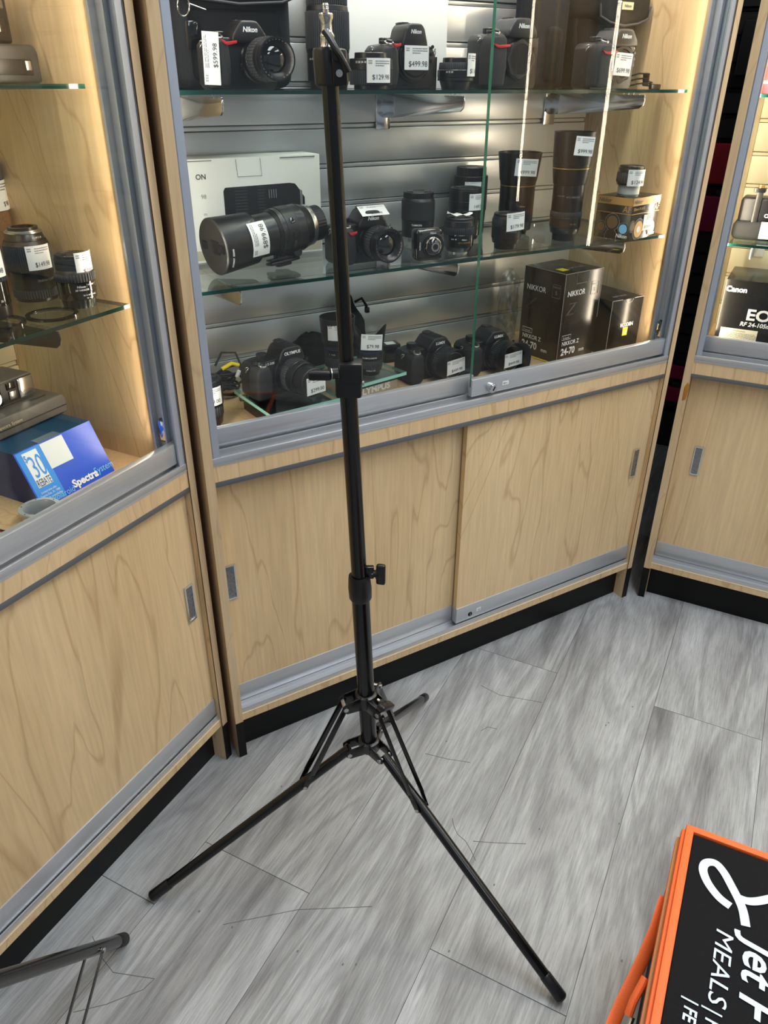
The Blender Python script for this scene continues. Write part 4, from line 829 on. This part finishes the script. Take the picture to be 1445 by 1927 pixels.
def riser(label, u, v, rot, sz=.150, lettering=None, base=CARDB):
    t = thing('display_riser', label, 'display stand', 'M', (u, v, ZD), rot); s = sz/2
    b_ = MB().box(-s*.86, s*.86, -s*.78, s*.80, 0, .032, BP2 if not lettering else plain('silver_label_block', srgb(190, 188, 184), .3, .6), bev=.0008).build('base_block', t)
    if lettering: MB().box(-s*.862, s*.862, -s*.785, -s*.775, .020, .030, BP2).build('dark_stripe', b_); q = MB().text(lettering, .0135, WHITE, T(-.004, -s*.785, .006), bold=.045, sx=1.15); q.build('lettering', b_, 'raised white lettering')
    mb = MB(); zz = .032; a = s; c = s*.80; tt = .012
    vs = [(-a, -a, zz), (a, -a, zz), (a, a, zz), (-a, a, zz), (-a, -a, zz+tt*.6), (a, -a, zz+tt*.6), (a, a, zz+tt*.6), (-a, a, zz+tt*.6), (-c, -c, zz+tt), (c, -c, zz+tt), (c, c, zz+tt), (-c, c, zz+tt)]
    mb.add(vs, [(0, 1, 5, 4), (1, 2, 6, 5), (2, 3, 7, 6), (3, 0, 4, 7)], AQUA); mb.add(vs, [(8, 9, 10, 11), (3, 2, 1, 0), (4, 5, 9, 8), (5, 6, 10, 9), (6, 7, 11, 10), (7, 4, 8, 11)], GLASSS)
    mb.build('glass_plate', t, 'bevelled glass plate with aqua edges'); return t
RZ1 = ZD+.0440
riser('glass-topped black display block under the camera with $299.00 sticker', .243, .170, 4, .163)
riser('glass-topped display block lettered OLYMPUS under the two hooded lenses', .441, .228, 9, .158, 'OLYMPUS')
KE = [(0, .012, .0345, .0345, 'b'), (.012, .030, .0350, .0350, 'z', RUBG, 50), (.030, .036, .0345, .0345, 'b', BP2), (.036, .050, .0330, .0330, 'b', BP), (.050, .074, .0290, .0290, 'b', BP2), (.074, .080, .0300, .0300, 'c')]
dslr('camera', 'black camera lettered OLYMPUS with zoom lens and $299.00 sticker on first glass riser', (.222, .188, RZ1), .126, .098, .044, 'OLYMPUS', KE, rot=10, lx=.026, lz=.040, hump=(.026, .032, .021), brandh=.0062, text2=('E-500', .005, -.018, .066),
     tag=(T(.030, -.1085, .036) @ RZ(rad(4)), dict(w=.048, h=.036, price='$299.00', ph=.0075)))
def pouch(name, label, loc, w_, d, h, seed, neck=False, rot=0):
    bm = bmesh.new(); bmesh.ops.create_uvsphere(bm, u_segments=40, v_segments=24, radius=1)
    rnd = random.Random(seed); ph = [rnd.uniform(0, 6) for _ in range(6)]
    for v in bm.verts:
        x, y, z = v.co; a = math.atan2(y, x)
        k = 1+.10*sin(3*a+ph[0]+z*2)+.06*sin(7*a+ph[1]+3*z)+.04*sin(11*a+ph[2]-4*z)
        v.co.x = x*k*w_/2; v.co.y = y*k*d/2; zz = (z+1)/2
        if neck and zz > .72: s = max(.25, 1-(zz-.72)*3.2) if zz < .92 else .45; v.co.x *= s; v.co.y *= s
        v.co.z = zz*h*(1+.05*sin(4*a+ph[3]))
    mb = MB().bm(bm, VELV); t = thing(name, label, 'pouch', 'M', loc, rot); mb.build('cloth_body', t)
    if neck: MB().tube([(.012, 0, h*.93), (.028, -.006, h*.98), (.040, -.004, h*.88), (.046, 0, h*.80)], .0032, VELV, n=8).box(.040, .050, -.006, .004, h*.76, h*.84, BP2, bev=.002).build('drawstring', t)
    return t
pouch('cloth_pouch', 'slumped black cloth pouch between the first camera and the hooded lens', (.385, .355, ZD), .110, .050, .098, 2)
pouch('drawstring_pouch', 'tall black drawstring pouch standing behind the petal-hooded lens', (.492, .350, ZD), .068, .055, .168, 5, True)
lens('camera_lens', 'black lens in deep round hood, mostly hidden behind the light stand pole', 'M', (.402, .243, RZ1), [(0, .010, .024, .025, 'b', BP2), (.010, .032, .0290, .0300, 'z', RUBG, 40), (.032, .050, .0295, .0305, 'b', BP), (.050, .0515, .0308, .0308, 'B'), (.0515, .060, .0305, .0330, 'b', BP), (.060, .118, .0340, .0390, 'h', BP)],
     tag=(.092, .0375, .050, .034, '', 4), marks=[('7   14 42', .040, .0300, .0028, -26, WHITE)], rot=-27)
t = lens('camera_lens', 'black lens with petal hood and $79.98 sticker on the second glass riser', 'M', (.450, .186, RZ1), [(0, .010, .024, .025, 'b', BP2), (.010, .016, .0285, .029, 'b', BP2), (.016, .034, .0300, .0305, 'z', RUBG, 34), (.034, .052, .0305, .0305, 'b', BP), (.052, .0535, .0308, .0308, 'B'), (.0535, .060, .0310, .0315, 'b', BP2), (.060, .064, .032, .033, 'b', BP)],
     tag=(.078, .0360, .050, .034, '$79.98', 8, 3), marks=[('OLYMPUS DIGITAL', .040, .0306, .0030, 0, WHITE), ('14-45mm 1:3.5', .012, .029, .0026, 5, WHITE)], rot=-30, pre=SC(.92, .92, 1))
mb = MB(); N = 64; vs = []
for k in range(N):
    a = 2*pi*k/N; hgt = .090+.018*cos(2*a); r1 = .0385
    for r, z in ((.0325, .062), (.033+(r1-.033)*((hgt-.062)/.04), hgt), (.0312+(r1-.033)*((hgt-.062)/.04), hgt), (.0307, .062)): vs.append((r*cos(a), r*sin(a), z))
mb.add(vs, [(k*4+j, ((k+1) % N)*4+j, ((k+1) % N)*4+j+1, k*4+j+1) for k in range(N) for j in range(3)], BP); mb.build('petal_hood', t)
t = thing('battery_charger', 'small black box with pale label beside the left wide-hooded bridge camera', 'accessory', 'M', (.602, .350, ZD), -10)
MB().box(-.022, .022, -.018, .018, 0, .045, BP, bev=.003).build('body', t); MB().box(-.014, .010, -.014, .008, .0450, .0456, CARDW).build('label', t, 'pale label'); MB().box(-.019, .019, -.0195, -.017, .008, .036, GLOSSB, bev=.002).build('window', t)
def bridge_cam(label, u, v, rot, price):
    t = dslr('camera', label, (u, v, ZD), .132, .098, .050, 'LUMIX', [(0, .016, .0380, .0375, 'b', BP2), (.016, .034, .0360, .0365, 'z', RUBG, 50), (.034, .050, .0370, .0360, 'b', BP)], rot=rot, lx=.026, lz=.042, hump=(.018, .036, .020), brandh=.0062, group='matching bridge cameras')
    # rounded square petal hood
    mb = MB(); N = 64; vs = []
    def sq(a, r, p=3.4): c, s = abs(cos(a)), abs(sin(a)); q = r/((c**p+s**p)**(1/p)); return q*cos(a), q*sin(a)
    for k in range(N):
        a = 2*pi*k/N; L_ = .020+.010*abs(cos(a))**2
        for r, z in ((.036, 0), (.040, L_), (.038, L_), (.0335, .002)): x, y = sq(a, r) if z > .003 else (r*cos(a), r*sin(a)); vs.append((x, y, z))
    mb.add(vs, [(k*4+j, ((k+1) % N)*4+j, ((k+1) % N)*4+j+1, k*4+j+1) for k in range(N) for j in range(3)], BP, facing(.026, -.074, .042))
    mb.build('square_hood', t, 'rounded square lens hood')
    mb = MB().lathe([(.031, 0), (.031, .004), (.0285, .0045), (.027, .003), (.0005, .003)], BP2, facing(.026, -.0745, .042), 48); mb.ring(.029, .0300, .0045, .0052, SILV, facing(.026, -.0745, .042), 48)
    mb.box(-.010, .010, -.0008, 0, -.024, -.016, GLOSSB, T(.026, -.078, .042)); mb.build('front_cap', t)
    tagp(t, T(.030, -.0835, .040) @ RY(rad(-4)), .054, .033, price, ph=.0068); return t
bridge_cam('left wide-hooded bridge camera with $449.98 sticker on the case floor, beside the battery box', .611, .216, 4, '$449.98')
bridge_cam('right wide-hooded bridge camera with $449.98 sticker on case floor, beside the tall black carton', .762, .192, 0, '$449.98 ')
# bubble wrap
bm = bmesh.new(); bmesh.ops.create_uvsphere(bm, u_segments=48, v_segments=36, radius=1)
for v in bm.verts:
    x, y, z = v.co; a = math.atan2(y, x); q = 1+.10*sin(5*a+6*z)+.07*sin(9*a-8*z)+.05*sin(17*z+4*a); e_ = max(.28, min(1, 1.4*(1-abs(z)**4)))
    rr = math.hypot(x, y) or 1; v.co = Vector((x/rr*.026*q*e_, y/rr*.032*q*e_, .105*(z+1)*1.0))
solo(MB().bm(bm, FILM), 'bubble_wrap', 'roll of clear bubble wrap leaning left of the tall black carton', 'bubble wrap', 'M', (.940, .320, ZD), 0, SC(.85, .85, .92))
def zbox1():
    t = thing('lens_carton', 'tall black carton lettered NIKKOR Z 24-70mm on the case floor', 'box', 'M', (.990, .182, ZD), 6); w_, d, h = .132, .130, .218
    b_ = MB().box(-w_/2, w_/2, -d/2, d/2, 0, h, CARDB, bev=.0014); b_.build('box', t)
    for s_ in (0, 1):
        M = T(0, -d/2-.0002, 0) if s_ == 0 else T(-w_/2-.0002, 0, 0) @ RZ(-pi/2); W2 = w_ if s_ == 0 else d; a = -W2/2
        mb = MB(); mb.text('NIKKOR', .0125, WHITE, M @ T(a+.012, 0, h-.053), bold=.01, align='LEFT', sx=.92)
        mb.text('Z mount', .0045, WHITE, M @ T(a+.025, 0, .0635), align='CENTER'); mb.text('NIKKOR Z', .0100, WHITE, M @ T(a+.012, 0, .0465), bold=.01, align='LEFT', sx=.92)
        mb.text('24-70', .0165, WHITE, M @ T(a+.012, 0, .023), bold=.03, align='LEFT', sx=.92); mb.text('mm', .0095, WHITE, M @ T(a+.077, 0, .023), bold=.01, align='LEFT', sx=.95)
        mb.text('NIKKOR', .0040, WHITE if not s_ else GREYP, M @ T(W2/2-.024, 0, h-.036), bold=.01); mb.text('S', .0085, WHITE if not s_ else GREYP, M @ T(W2/2-.024, 0, h-.051), bold=.01)
        for x0, x1, z0, z1, m_ in ((W2/2-.036, W2/2-.012, h-.058, h-.028, WHITE if not s_ else GREYP), (a+.010, a+.042, .061, .0715, WHITE)):
            mb.tube([(x0, -.0002, z0), (x1, -.0002, z0), (x1, -.0002, z1), (x0, -.0002, z1)], .0004, m_, M, closed=True, n=4)
        mb.build('lettering', t, 'white lettering NIKKOR Z 24-70mm')
        mb = MB(); mb.text('Z', .030, RUBG, M @ T(a+.024, 0, h-.098), shear=.35, bold=-.01); mb.text('Z', .030, RUBG, M @ T(a+.028, 0, h-.098), shear=.35, bold=-.015); mb.build('outlined_letter', t, 'faint dark letter Z')
        mb = MB().quad(W2-.004, .004, YEL, M @ T(0, 0, .003)); mb.build('yellow_strip', t, 'yellow strip along the foot') if s_ else None
    mb = MB()   # worn light edges and tuck flap
    e_ = plain('worn_edge', srgb(150, 148, 142), .6)
    for p, q in (((-w_/2, -d/2, h), (w_/2, -d/2, h)), ((-w_/2, -d/2, h), (-w_/2, d/2, h)), ((-w_/2, -d/2, .0), (-w_/2, -d/2, h)), ((w_/2, -d/2, .1), (w_/2, -d/2, h))): mb.tube([p, q], .0006, e_, n=5)
    mb.tube([(-.028+.0, -d/2-.0002, h-.002), (-.026, -d/2-.0002, h-.026), (.012, -d/2-.0002, h-.026), (.016, -d/2-.0002, h-.002)], .0005, e_, n=4); mb.build('worn_edges', t, 'pale worn carton edges')
    mb = MB(); mb.box(-.045, -.022, -.035, -.012, h, h+.0004, YEL); mb.text('NIKKOR', .010, GREYP, T(.012, -.030, h+.0006) @ RX(-pi/2)); mb.build('top_print', t)
zbox1()
def zbox2():
    t = thing('lens_carton', 'shiny dark carton with upside-down lettering and yellow square, right corner of case floor', 'box', 'M', (1.143, .180, ZD), 1); w_, d, h = .110, .15, .138
    MB().box(-w_/2, w_/2, -d/2, d/2, 0, h, CARDG, bev=.0014).build('box', t); Y = -d/2-.0003
    mb = MB(); mb.text('NIKKOR', .0095, WHITE, T(.006, Y, .078) @ RY(pi), bold=.01, sx=.92); mb.build('lettering', t, 'white upside-down lettering')
    mb = MB().quad(.017, .021, YEL, T(.004, Y, .056)); mb.text('Z', .008, WHITE, T(.004, Y-.0004, .049) @ RY(rad(0)), shear=.4, bold=.03); mb.build('yellow_square', t, 'yellow printed square')
    e_ = plain('worn_edge2', srgb(160, 156, 150), .6); mb = MB()
    for p, q in (((-w_/2, -d/2, h), (-.02, -d/2, h)), ((.022, -d/2, h), (w_/2, -d/2, h)), ((-w_/2, -d/2, .0), (-w_/2, -d/2, h))): mb.tube([p, q], .0006, e_, n=5)
    mb.tube([(-.010, -d/2-.0003, h), (-.006, -d/2-.0003, h-.008), (.004, -d/2-.0003, h-.011), (.014, -d/2-.0003, h-.008), (.018, -d/2-.0003, h)], .0006, e_, n=4); mb.build('worn_edges', t, 'pale worn edges')
    mb = MB().text('NIKKOR', .009, GREYP, T(.0, -.05, h+.0004) @ RX(-pi/2)); mb.build('top_print', t)
zbox2()

# ------------------------------------------------------------------ left case
def LU(u): return CW+u          # u measured back from the right edge
t = thing('instant_camera', 'black folding instant camera at the left edge of the upper shelf, left case', 'instant camera', 'L', (LU(-.108), .235, 1.3265))
MB().prism([(-.10, 0), (.075, 0), (.075, .038), (.070, .048), (-.10, .048)], -.075, .06, GREYD, bev=.005, seg=3).build('body', t)
MB().box(-.085, .060, -.0765, -.070, .010, .030, BP2, bev=.002).box(.046, .056, -.078, -.075, .016, .028, SILV, bev=.001).build('print_slot', t, 'dark print slot with chrome catch')
MB().box(-.08, .058, -.050, .045, .048, .135, BP, bev=.006, seg=3).build('folding_head', t)
mb = MB(); mb.box(-.002, .048, -.054, -.048, .090, .128, CHROMER, bev=.002); 
for k in range(4): mb.tube([(.006+.011*k, -.055, .093), (.010+.011*k, -.0555, .110), (.006+.011*k, -.055, .125)], .0012, CHROME, n=6)
mb.build('flash_reflector', t, 'shiny flash reflector'); MB().box(.034, .046, -.053, -.048, .062, .080, GLOSSB, bev=.001).build('sensor_window', t)
mb = MB(); mb.box(-.0045, .0, -.0330, -.0005, -.001, .0005, PAPER, T(.04, 0, .0495)); 
t = lens('camera_lens', 'wide black lens, silver mount side up, with $149.98 sticker in left case', 'L', (LU(-.070), .228, 1.016), [(0, .006, .0440, .0440, 'b', BP2), (.006, .020, .0455, .0455, 'r', RUBG, 50), (.020, .050, .0445, .0445, 'b', BP2), (.050, .092, .0470, .0465, 'z', RUBG, 70), (.092, .100, .0460, .0420, 'b', BP), (.100, .112, .0400, .0360, 'b', BP2)],
     tag=(.074, .0470, .056, .040, '$149.98', 12), marks=[('24-85mm F2.8-4 D', .034, .0445, .0040, 22, GREYP), ('4 5.6 8 11 16', .104, .0392, .0030, 20, WHITE)], rot=-22, pre=SC(.76, .76, .93))
mb = MB(); mb.ring(.024, .0375, .112, .1145, SILV, None, 56); mb.ring(.022, .0335, .1145, .1165, SILV, None, 56); mb.build('bayonet_mount', t, 'chrome bayonet mount')
mb = MB(); mb.ring(.0225, .030, .1165, .121, BP2, None, 48); mb.lathe([(.022, .117), (.012, .1155), (.0005, .115)], LGLASS, None, 40, close=False); mb.build('rear_element', t)
lens('camera_lens', 'small black prime lens with $299 sticker at right end of left case shelf', 'L', (LU(-.072), .128, 1.016), [(0, .016, .0270, .0285, 'r', BP, 20), (.016, .030, .0310, .0315, 'b', GLOSSB), (.030, .048, .0320, .0320, 'b', GLOSSB), (.048, .062, .0335, .0335, 'r', RUBG, 40), (.062, .068, .0320, .0300, 'b', BP), (.068, .088, .0290, .0285, 'b', RUB), (.088, .094, .0275, .0270, 'c')],
     tag=(.078, .0305, .042, .042, '$299.', 34), marks=[('Nikon', .0385, .0320, .0040, 0, WHITE), ('AF NIKKOR', .033, .0320, .0032, 2, WHITE), ('[====]', .040, .0322, .0050, 34, SILV), ('16 11 8 5.6 4 2.8', .0235, .0315, .0026, 24, WHITE), ('22  16  11', .0185, .0312, .0022, 24, WHITE)], rot=-28, pre=SC(.92, .92, .86))
lens('camera_lens', 'black lens with 9.98 sticker cut off by the left edge of the photo', 'L', (LU(-.186), .192, 1.016), [(0, .020, .030, .031, 'b', BP2), (.020, .055, .0315, .032, 'b', GLOSSB), (.055, .090, .0345, .0345, 'z', RUBG, 40), (.090, .105, .0335, .033, 'c')],
     tag=(.082, .0350, .052, .040, '$179.98', 22), marks=[('35', .026, .0320, .0030, 34, WHITE)], rot=-34)
for i, (u, v, r, lab) in enumerate(((-.137, .118, .0385, 'thin black filter ring lying at the shelf front, left case'), (-.210, .150, .040, 'black adapter ring cut by the left edge of the photo, left case shelf'))):
    mb = MB().ring(r*.83, r, 0, .0035, GLOSSB, None, 64); mb.ring(r*.80, r*.88, .0005, .0022, GUN, None, 64); solo(mb, 'filter_ring', lab, 'filter ring', 'L', (LU(u), v, 1.016))
t = thing('camera_lens', 'tall item with brown textured lower half and 98 sticker, left case back at photo edge', 'camera lens', 'L', (LU(-.050), .335, 1.016))
lens_body(t, [(0, .135, .035, .036, 'b', WICK), (.135, .19, .038, .038, 'z', RUBG, 40), (.19, .20, .036, .035, 'c')]); tagp(t, RZ(rad(22)) @ T(0, -.0385, .150), .05, .045, '$98', bend=.0385)
# blue instant camera box
t = thing('instant_camera_carton', 'blue Spectra carton with $30 REBATE panel on the floor of left case', 'box', 'L', (LU(-.159), .112, ZD))
w_ = .158; h = .088; ys = .040; d = .200; a = w_/2
slope = math.hypot(ys, h); al = math.atan2(ys, h)
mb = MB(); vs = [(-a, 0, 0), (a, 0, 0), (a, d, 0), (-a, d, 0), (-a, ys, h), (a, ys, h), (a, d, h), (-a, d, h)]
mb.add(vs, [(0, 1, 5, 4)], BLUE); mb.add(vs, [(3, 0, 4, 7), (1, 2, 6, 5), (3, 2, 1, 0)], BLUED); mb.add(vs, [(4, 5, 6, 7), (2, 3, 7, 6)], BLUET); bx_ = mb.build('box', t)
MF = RX(-al)          # front face: x across, z up the slope
q = MB(); q.quad(.049, slope*.97, BLUEL, MF @ T(-a+.0265, -.0002, slope*.5)); q.build('rebate_panel', t, 'light blue rebate panel')
q = MB(); q.quad(.0285, .060, PAPER, MF @ T(-a+.026, -.0006, .0615)); q.text('30', .037, BLUEL, MF @ T(-a+.0285, -.0010, .0475), sx=.50, bold=-.005); q.text('$', .012, BLUEL, MF @ T(-a+.0145, -.0010, .0765), sx=.6)
q.text('REBATE', .0125, BLUED, MF @ T(-a+.026, -.0010, .0325), sx=.44); q.build('rebate_lettering', t, 'lettering $30 REBATE')
q = MB(); 
for k, s_ in enumerate(('Limited time offer.', 'Expires Dec. 31, 1988.', 'See details on inside flap.')): q.text(s_, .0036, PAPER, MF @ T(-a+.0265, -.0008, .0215-k*.0058), sx=.82)
q.build('small_print', t, 'small white print')
q = MB(); q.text('Spectra', .0125, PAPER, MF @ T(.018, -.0006, .0065), bold=.04); q.text('System', .0115, CYAN, MF @ T(.061, -.0006, .0095), bold=.0, sx=.9); q.text('Polaroid', .0105, CYAN, MF @ T(-.032, -.0008, .0020), bold=.0, sx=.9); q.build('lettering', t, 'white and pale blue lettering Spectra System')
q = MB().quad(.046, .044, CARDW, MF @ T(-.007, -.0006, slope-.024)); q.quad(.046, .018, plain('clear_tape', srgb(90, 110, 120), .3), T(-.007, .0485, h+.0004) @ RX(-pi/2)); q.build('blank_sticker', t, 'blank white sticker folded over the edge')
# spectra camera on the box
t = thing('instant_camera', 'grey-brown Polaroid instant camera lying on top of the blue carton', 'instant camera', 'L', (LU(-.158), .268, ZD+h+.0015), 2)
MB().prism([(-.10, 0), (.088, 0), (.090, .006), (.090, .026), (.084, .034), (-.10, .034)], -.055, .055, GREYC, bev=.003, seg=3).build('body', t)
MB().box(-.10, .0885, -.056, -.050, .0130, .0142, BP2).box(-.09, .080, -.0545, -.03, -.001, .0045, BP2, bev=.001).build('front_seam', t, 'dark seam and print slot')
MB().prism([(-.10, .034), (.058, .034), (.062, .040), (.062, .072), (.058, .077), (-.10, .077)], -.018, .050, GREYC, bev=.003, seg=3).build('flip_up_head', t)
mb = MB().box(-.09, .058, -.0195, -.0175, .038, .074, GREYD, bev=.001); mb.build('head_face', t, 'dark grey face')
mb = MB(); mb.box(-.045, -.010, -.0225, -.019, .040, .070, BP2, bev=.003); mb.ring(.0095, .0135, 0, .003, CHROME, facing(-.027, -.0225, .054), 40); mb.lathe([(.0115, 0), (.008, .003), (.0005, .004)], LGLASS, facing(-.027, -.0225, .054), 36); mb.build('lens', t)
mb = MB(); mb.box(.004, .022, -.0215, -.019, .060, .072, GLOSSB, bev=.001); mb.box(.006, .021, -.0215, -.019, .043, .057, CHROMER, bev=.001); mb.build('viewfinder_windows', t); MB().box(.026, .056, -.0222, -.019, .040, .073, CHROME, bev=.001).build('flash_window', t, 'bright flash window')
mb = MB().text('Polaroid', .0065, BP2, T(.050, -.0365, .0345) @ RX(-pi/2), bold=.02); mb.text('Spectra System', .0055, TAN, T(-.032, -.0562, .0175), bold=.01); mb.build('lettering', t)
mb = MB().box(-.085, .0, -.012, .022, .0772, .0776, PAPER)
for k in range(12): mb.box(-.06+k*.0040, -.0588+k*.0040+(k % 3)*.0006, -.008, .002, .0776, .0778, INK)
mb.build('barcode_label', t, 'white barcode label')
t = thing('lens_mount_adapter', 'round silver lens mount adapter on the front of the left case floor', 'adapter ring', 'L', (LU(-.261), .086, ZD), 0, SC(.90))
mb = MB().lathe([(.026, 0), (.030, .002), (.0325, .014), (.0345, .0215), (.0345, .024), (.0275, .0242), (.0265, .0215), (.0255, .002)], plain('satin_steel', srgb(188, 190, 192), .32, .55), None, 64, close=False); mb.build('body', t)
mb = MB().ring(.0272, .0345, .0240, .0252, plain('satin_flange', srgb(196, 198, 200), .35, .5), None, 64)
for k in range(6): mb.cyl((.031*cos(k*1.05), .031*sin(k*1.05), .0250), (.031*cos(k*1.05), .031*sin(k*1.05), .0256), .0012, GUN, n=10)
mb.build('flange', t, 'flange with small screws'); MB().lathe([(.0255, .002), (.0005, .0015)], BP2, None, 40, close=False).build('inner_wall', t)
mb = MB().box(-.04, .04, -.03, .03, 0, .0012, BP2); mb.box(-.034, .034, -.024, .024, .0012, .0014, RED); mb.box(-.031, .031, -.021, .021, .0014, .0016, CARDW)
for k in range(5): mb.box(-.02, .025, -.016+k*.007, -.0145+k*.007, .0016, .0017, GREYP)
solo(mb, 'printed_card', 'black-bordered card with red line at the left photo edge, left case floor', 'card', 'L', (LU(-.352), .100, ZD), 8)

# ------------------------------------------------------------------ right case
t = thing('camera_carton', 'glossy black carton lettered Canon EOS on the floor of the right case', 'box', 'R', (.160, .172, ZD)); w_, d, h = .23, .17, .186
MB().box(-w_/2, w_/2, -d/2, d/2, 0, h, CARDG, bev=.0014).build('box', t); Y = -d/2-.0003; a = -w_/2
mb = MB(); mb.text('Canon', .0125, WHITE, T(a+.028, Y, h-.028), bold=.04); mb.text('EOS', .026, WHITE, T(a+.062, Y, .094), bold=.03, align='LEFT', sx=1.15); mb.text('RF 24-105mm', .0100, WHITE, T(a+.052, Y, .078), bold=.03, align='LEFT', shear=.15); mb.build('lettering', t, 'white lettering Canon EOS RF 24-105mm')
mb = MB().quad(.086, .034, plain('cream_sticker', srgb(232, 226, 196), .6), T(a+.054, Y, .052)); mb.text('WARNING', .0042, INK, T(a+.054, Y-.0006, .062))
for k in range(6):
    x = a+.016
    while x < a+.092: l = random.uniform(.003, .009); mb.box(x, x+l, Y-.0006, Y-.0003, .0575-k*.0035, .0586-k*.0035, GREYP); x += l+.0012
mb.build('warning_sticker', t, 'cream warning sticker'); mb = MB().quad(.03, .03, CARDB, T(a+.128, Y, h-.035)); mb.build('printed_square', t)
t = thing('camera', 'black camera with battery grip and $29 sticker on the lower shelf of right case', 'camera', 'R', (.110, .170, .9985)) 
MB().box(-.075, .075, -.035, .03, .038, .096, BP, bev=.008, seg=3).build('body', t); MB().box(-.082, .080, -.045, .032, 0, .044, RUB, bev=.014, seg=4).build('battery_grip', t)
mb = MB().box(-.044, -.030, -.038, -.026, .040, .118, GUN, bev=.002); mb.box(-.052, -.026, -.040, -.020, .108, .118, BP2, bev=.002); mb.lathe([(.007, 0), (.007, .006)], GOLD, T(-.038, -.03, .118), 16); mb.build('grip_post', t)
mb = MB().text('Canon', .0080, WHITE, T(-.012, -.0456, .048) @ T(.010, .008, .006), bold=.04); mb.build('lettering', t); tagp(t, T(.006, -.0462, .026), .050, .038, '$29', ph=.007)
mb = MB().box(-.05, .05, -.03, .03, 0, .055, REDP, bev=.002).box(-.0505, .0505, -.0305, .0305, .020, .026, WHITE, bev=.0005); solo(mb, 'carton', 'bright red carton at the right photo edge on right case upper shelf', 'box', 'R', (.080, .14, 1.3105))

# ------------------------------------------------------------------ packages hanging on the black slatwall, seen through the gap
def pack(x, z, w_, h, mat, label, k):
    t = thing('hanging_package', label, 'package', 'B', (x, -.03, z), 0, None, None)
    MB().box(-w_/2, w_/2, -.012, .012, 0, h, mat, bev=.006, seg=3).build('pouch', t)
    MB().cyl((0, .03, h+.012), (0, -.05, h+.012), .0022, SILV, n=10).build('peg_hook', t); MB().box(-w_/2*.5, w_/2*.5, -.002, .002, h-.004, h+.022, BP2, bev=.001).build('hang_tab', t)
rnd = random.Random(5)
for k, (x, z, w_, h, m_, lab) in enumerate(((-.30, 1.02, .30, .13, REDP, 'dark red package hanging behind the dark gap, level with the upper shelves'), (-.33, .86, .32, .12, PINK, 'magenta package hanging behind the gap below the red one'),
        (-.35, .30, .32, .055, PINK, 'upper magenta box strip low on the black slats behind the gap'), (-.35, .205, .32, .06, PINK, 'lower magenta box strip low on the black slats behind the gap'), (-.28, 1.35, .30, .16, GREYD, 'grey patterned package high behind the dark gap'))):
    pack(x, z, w_, h, m_, lab, k)
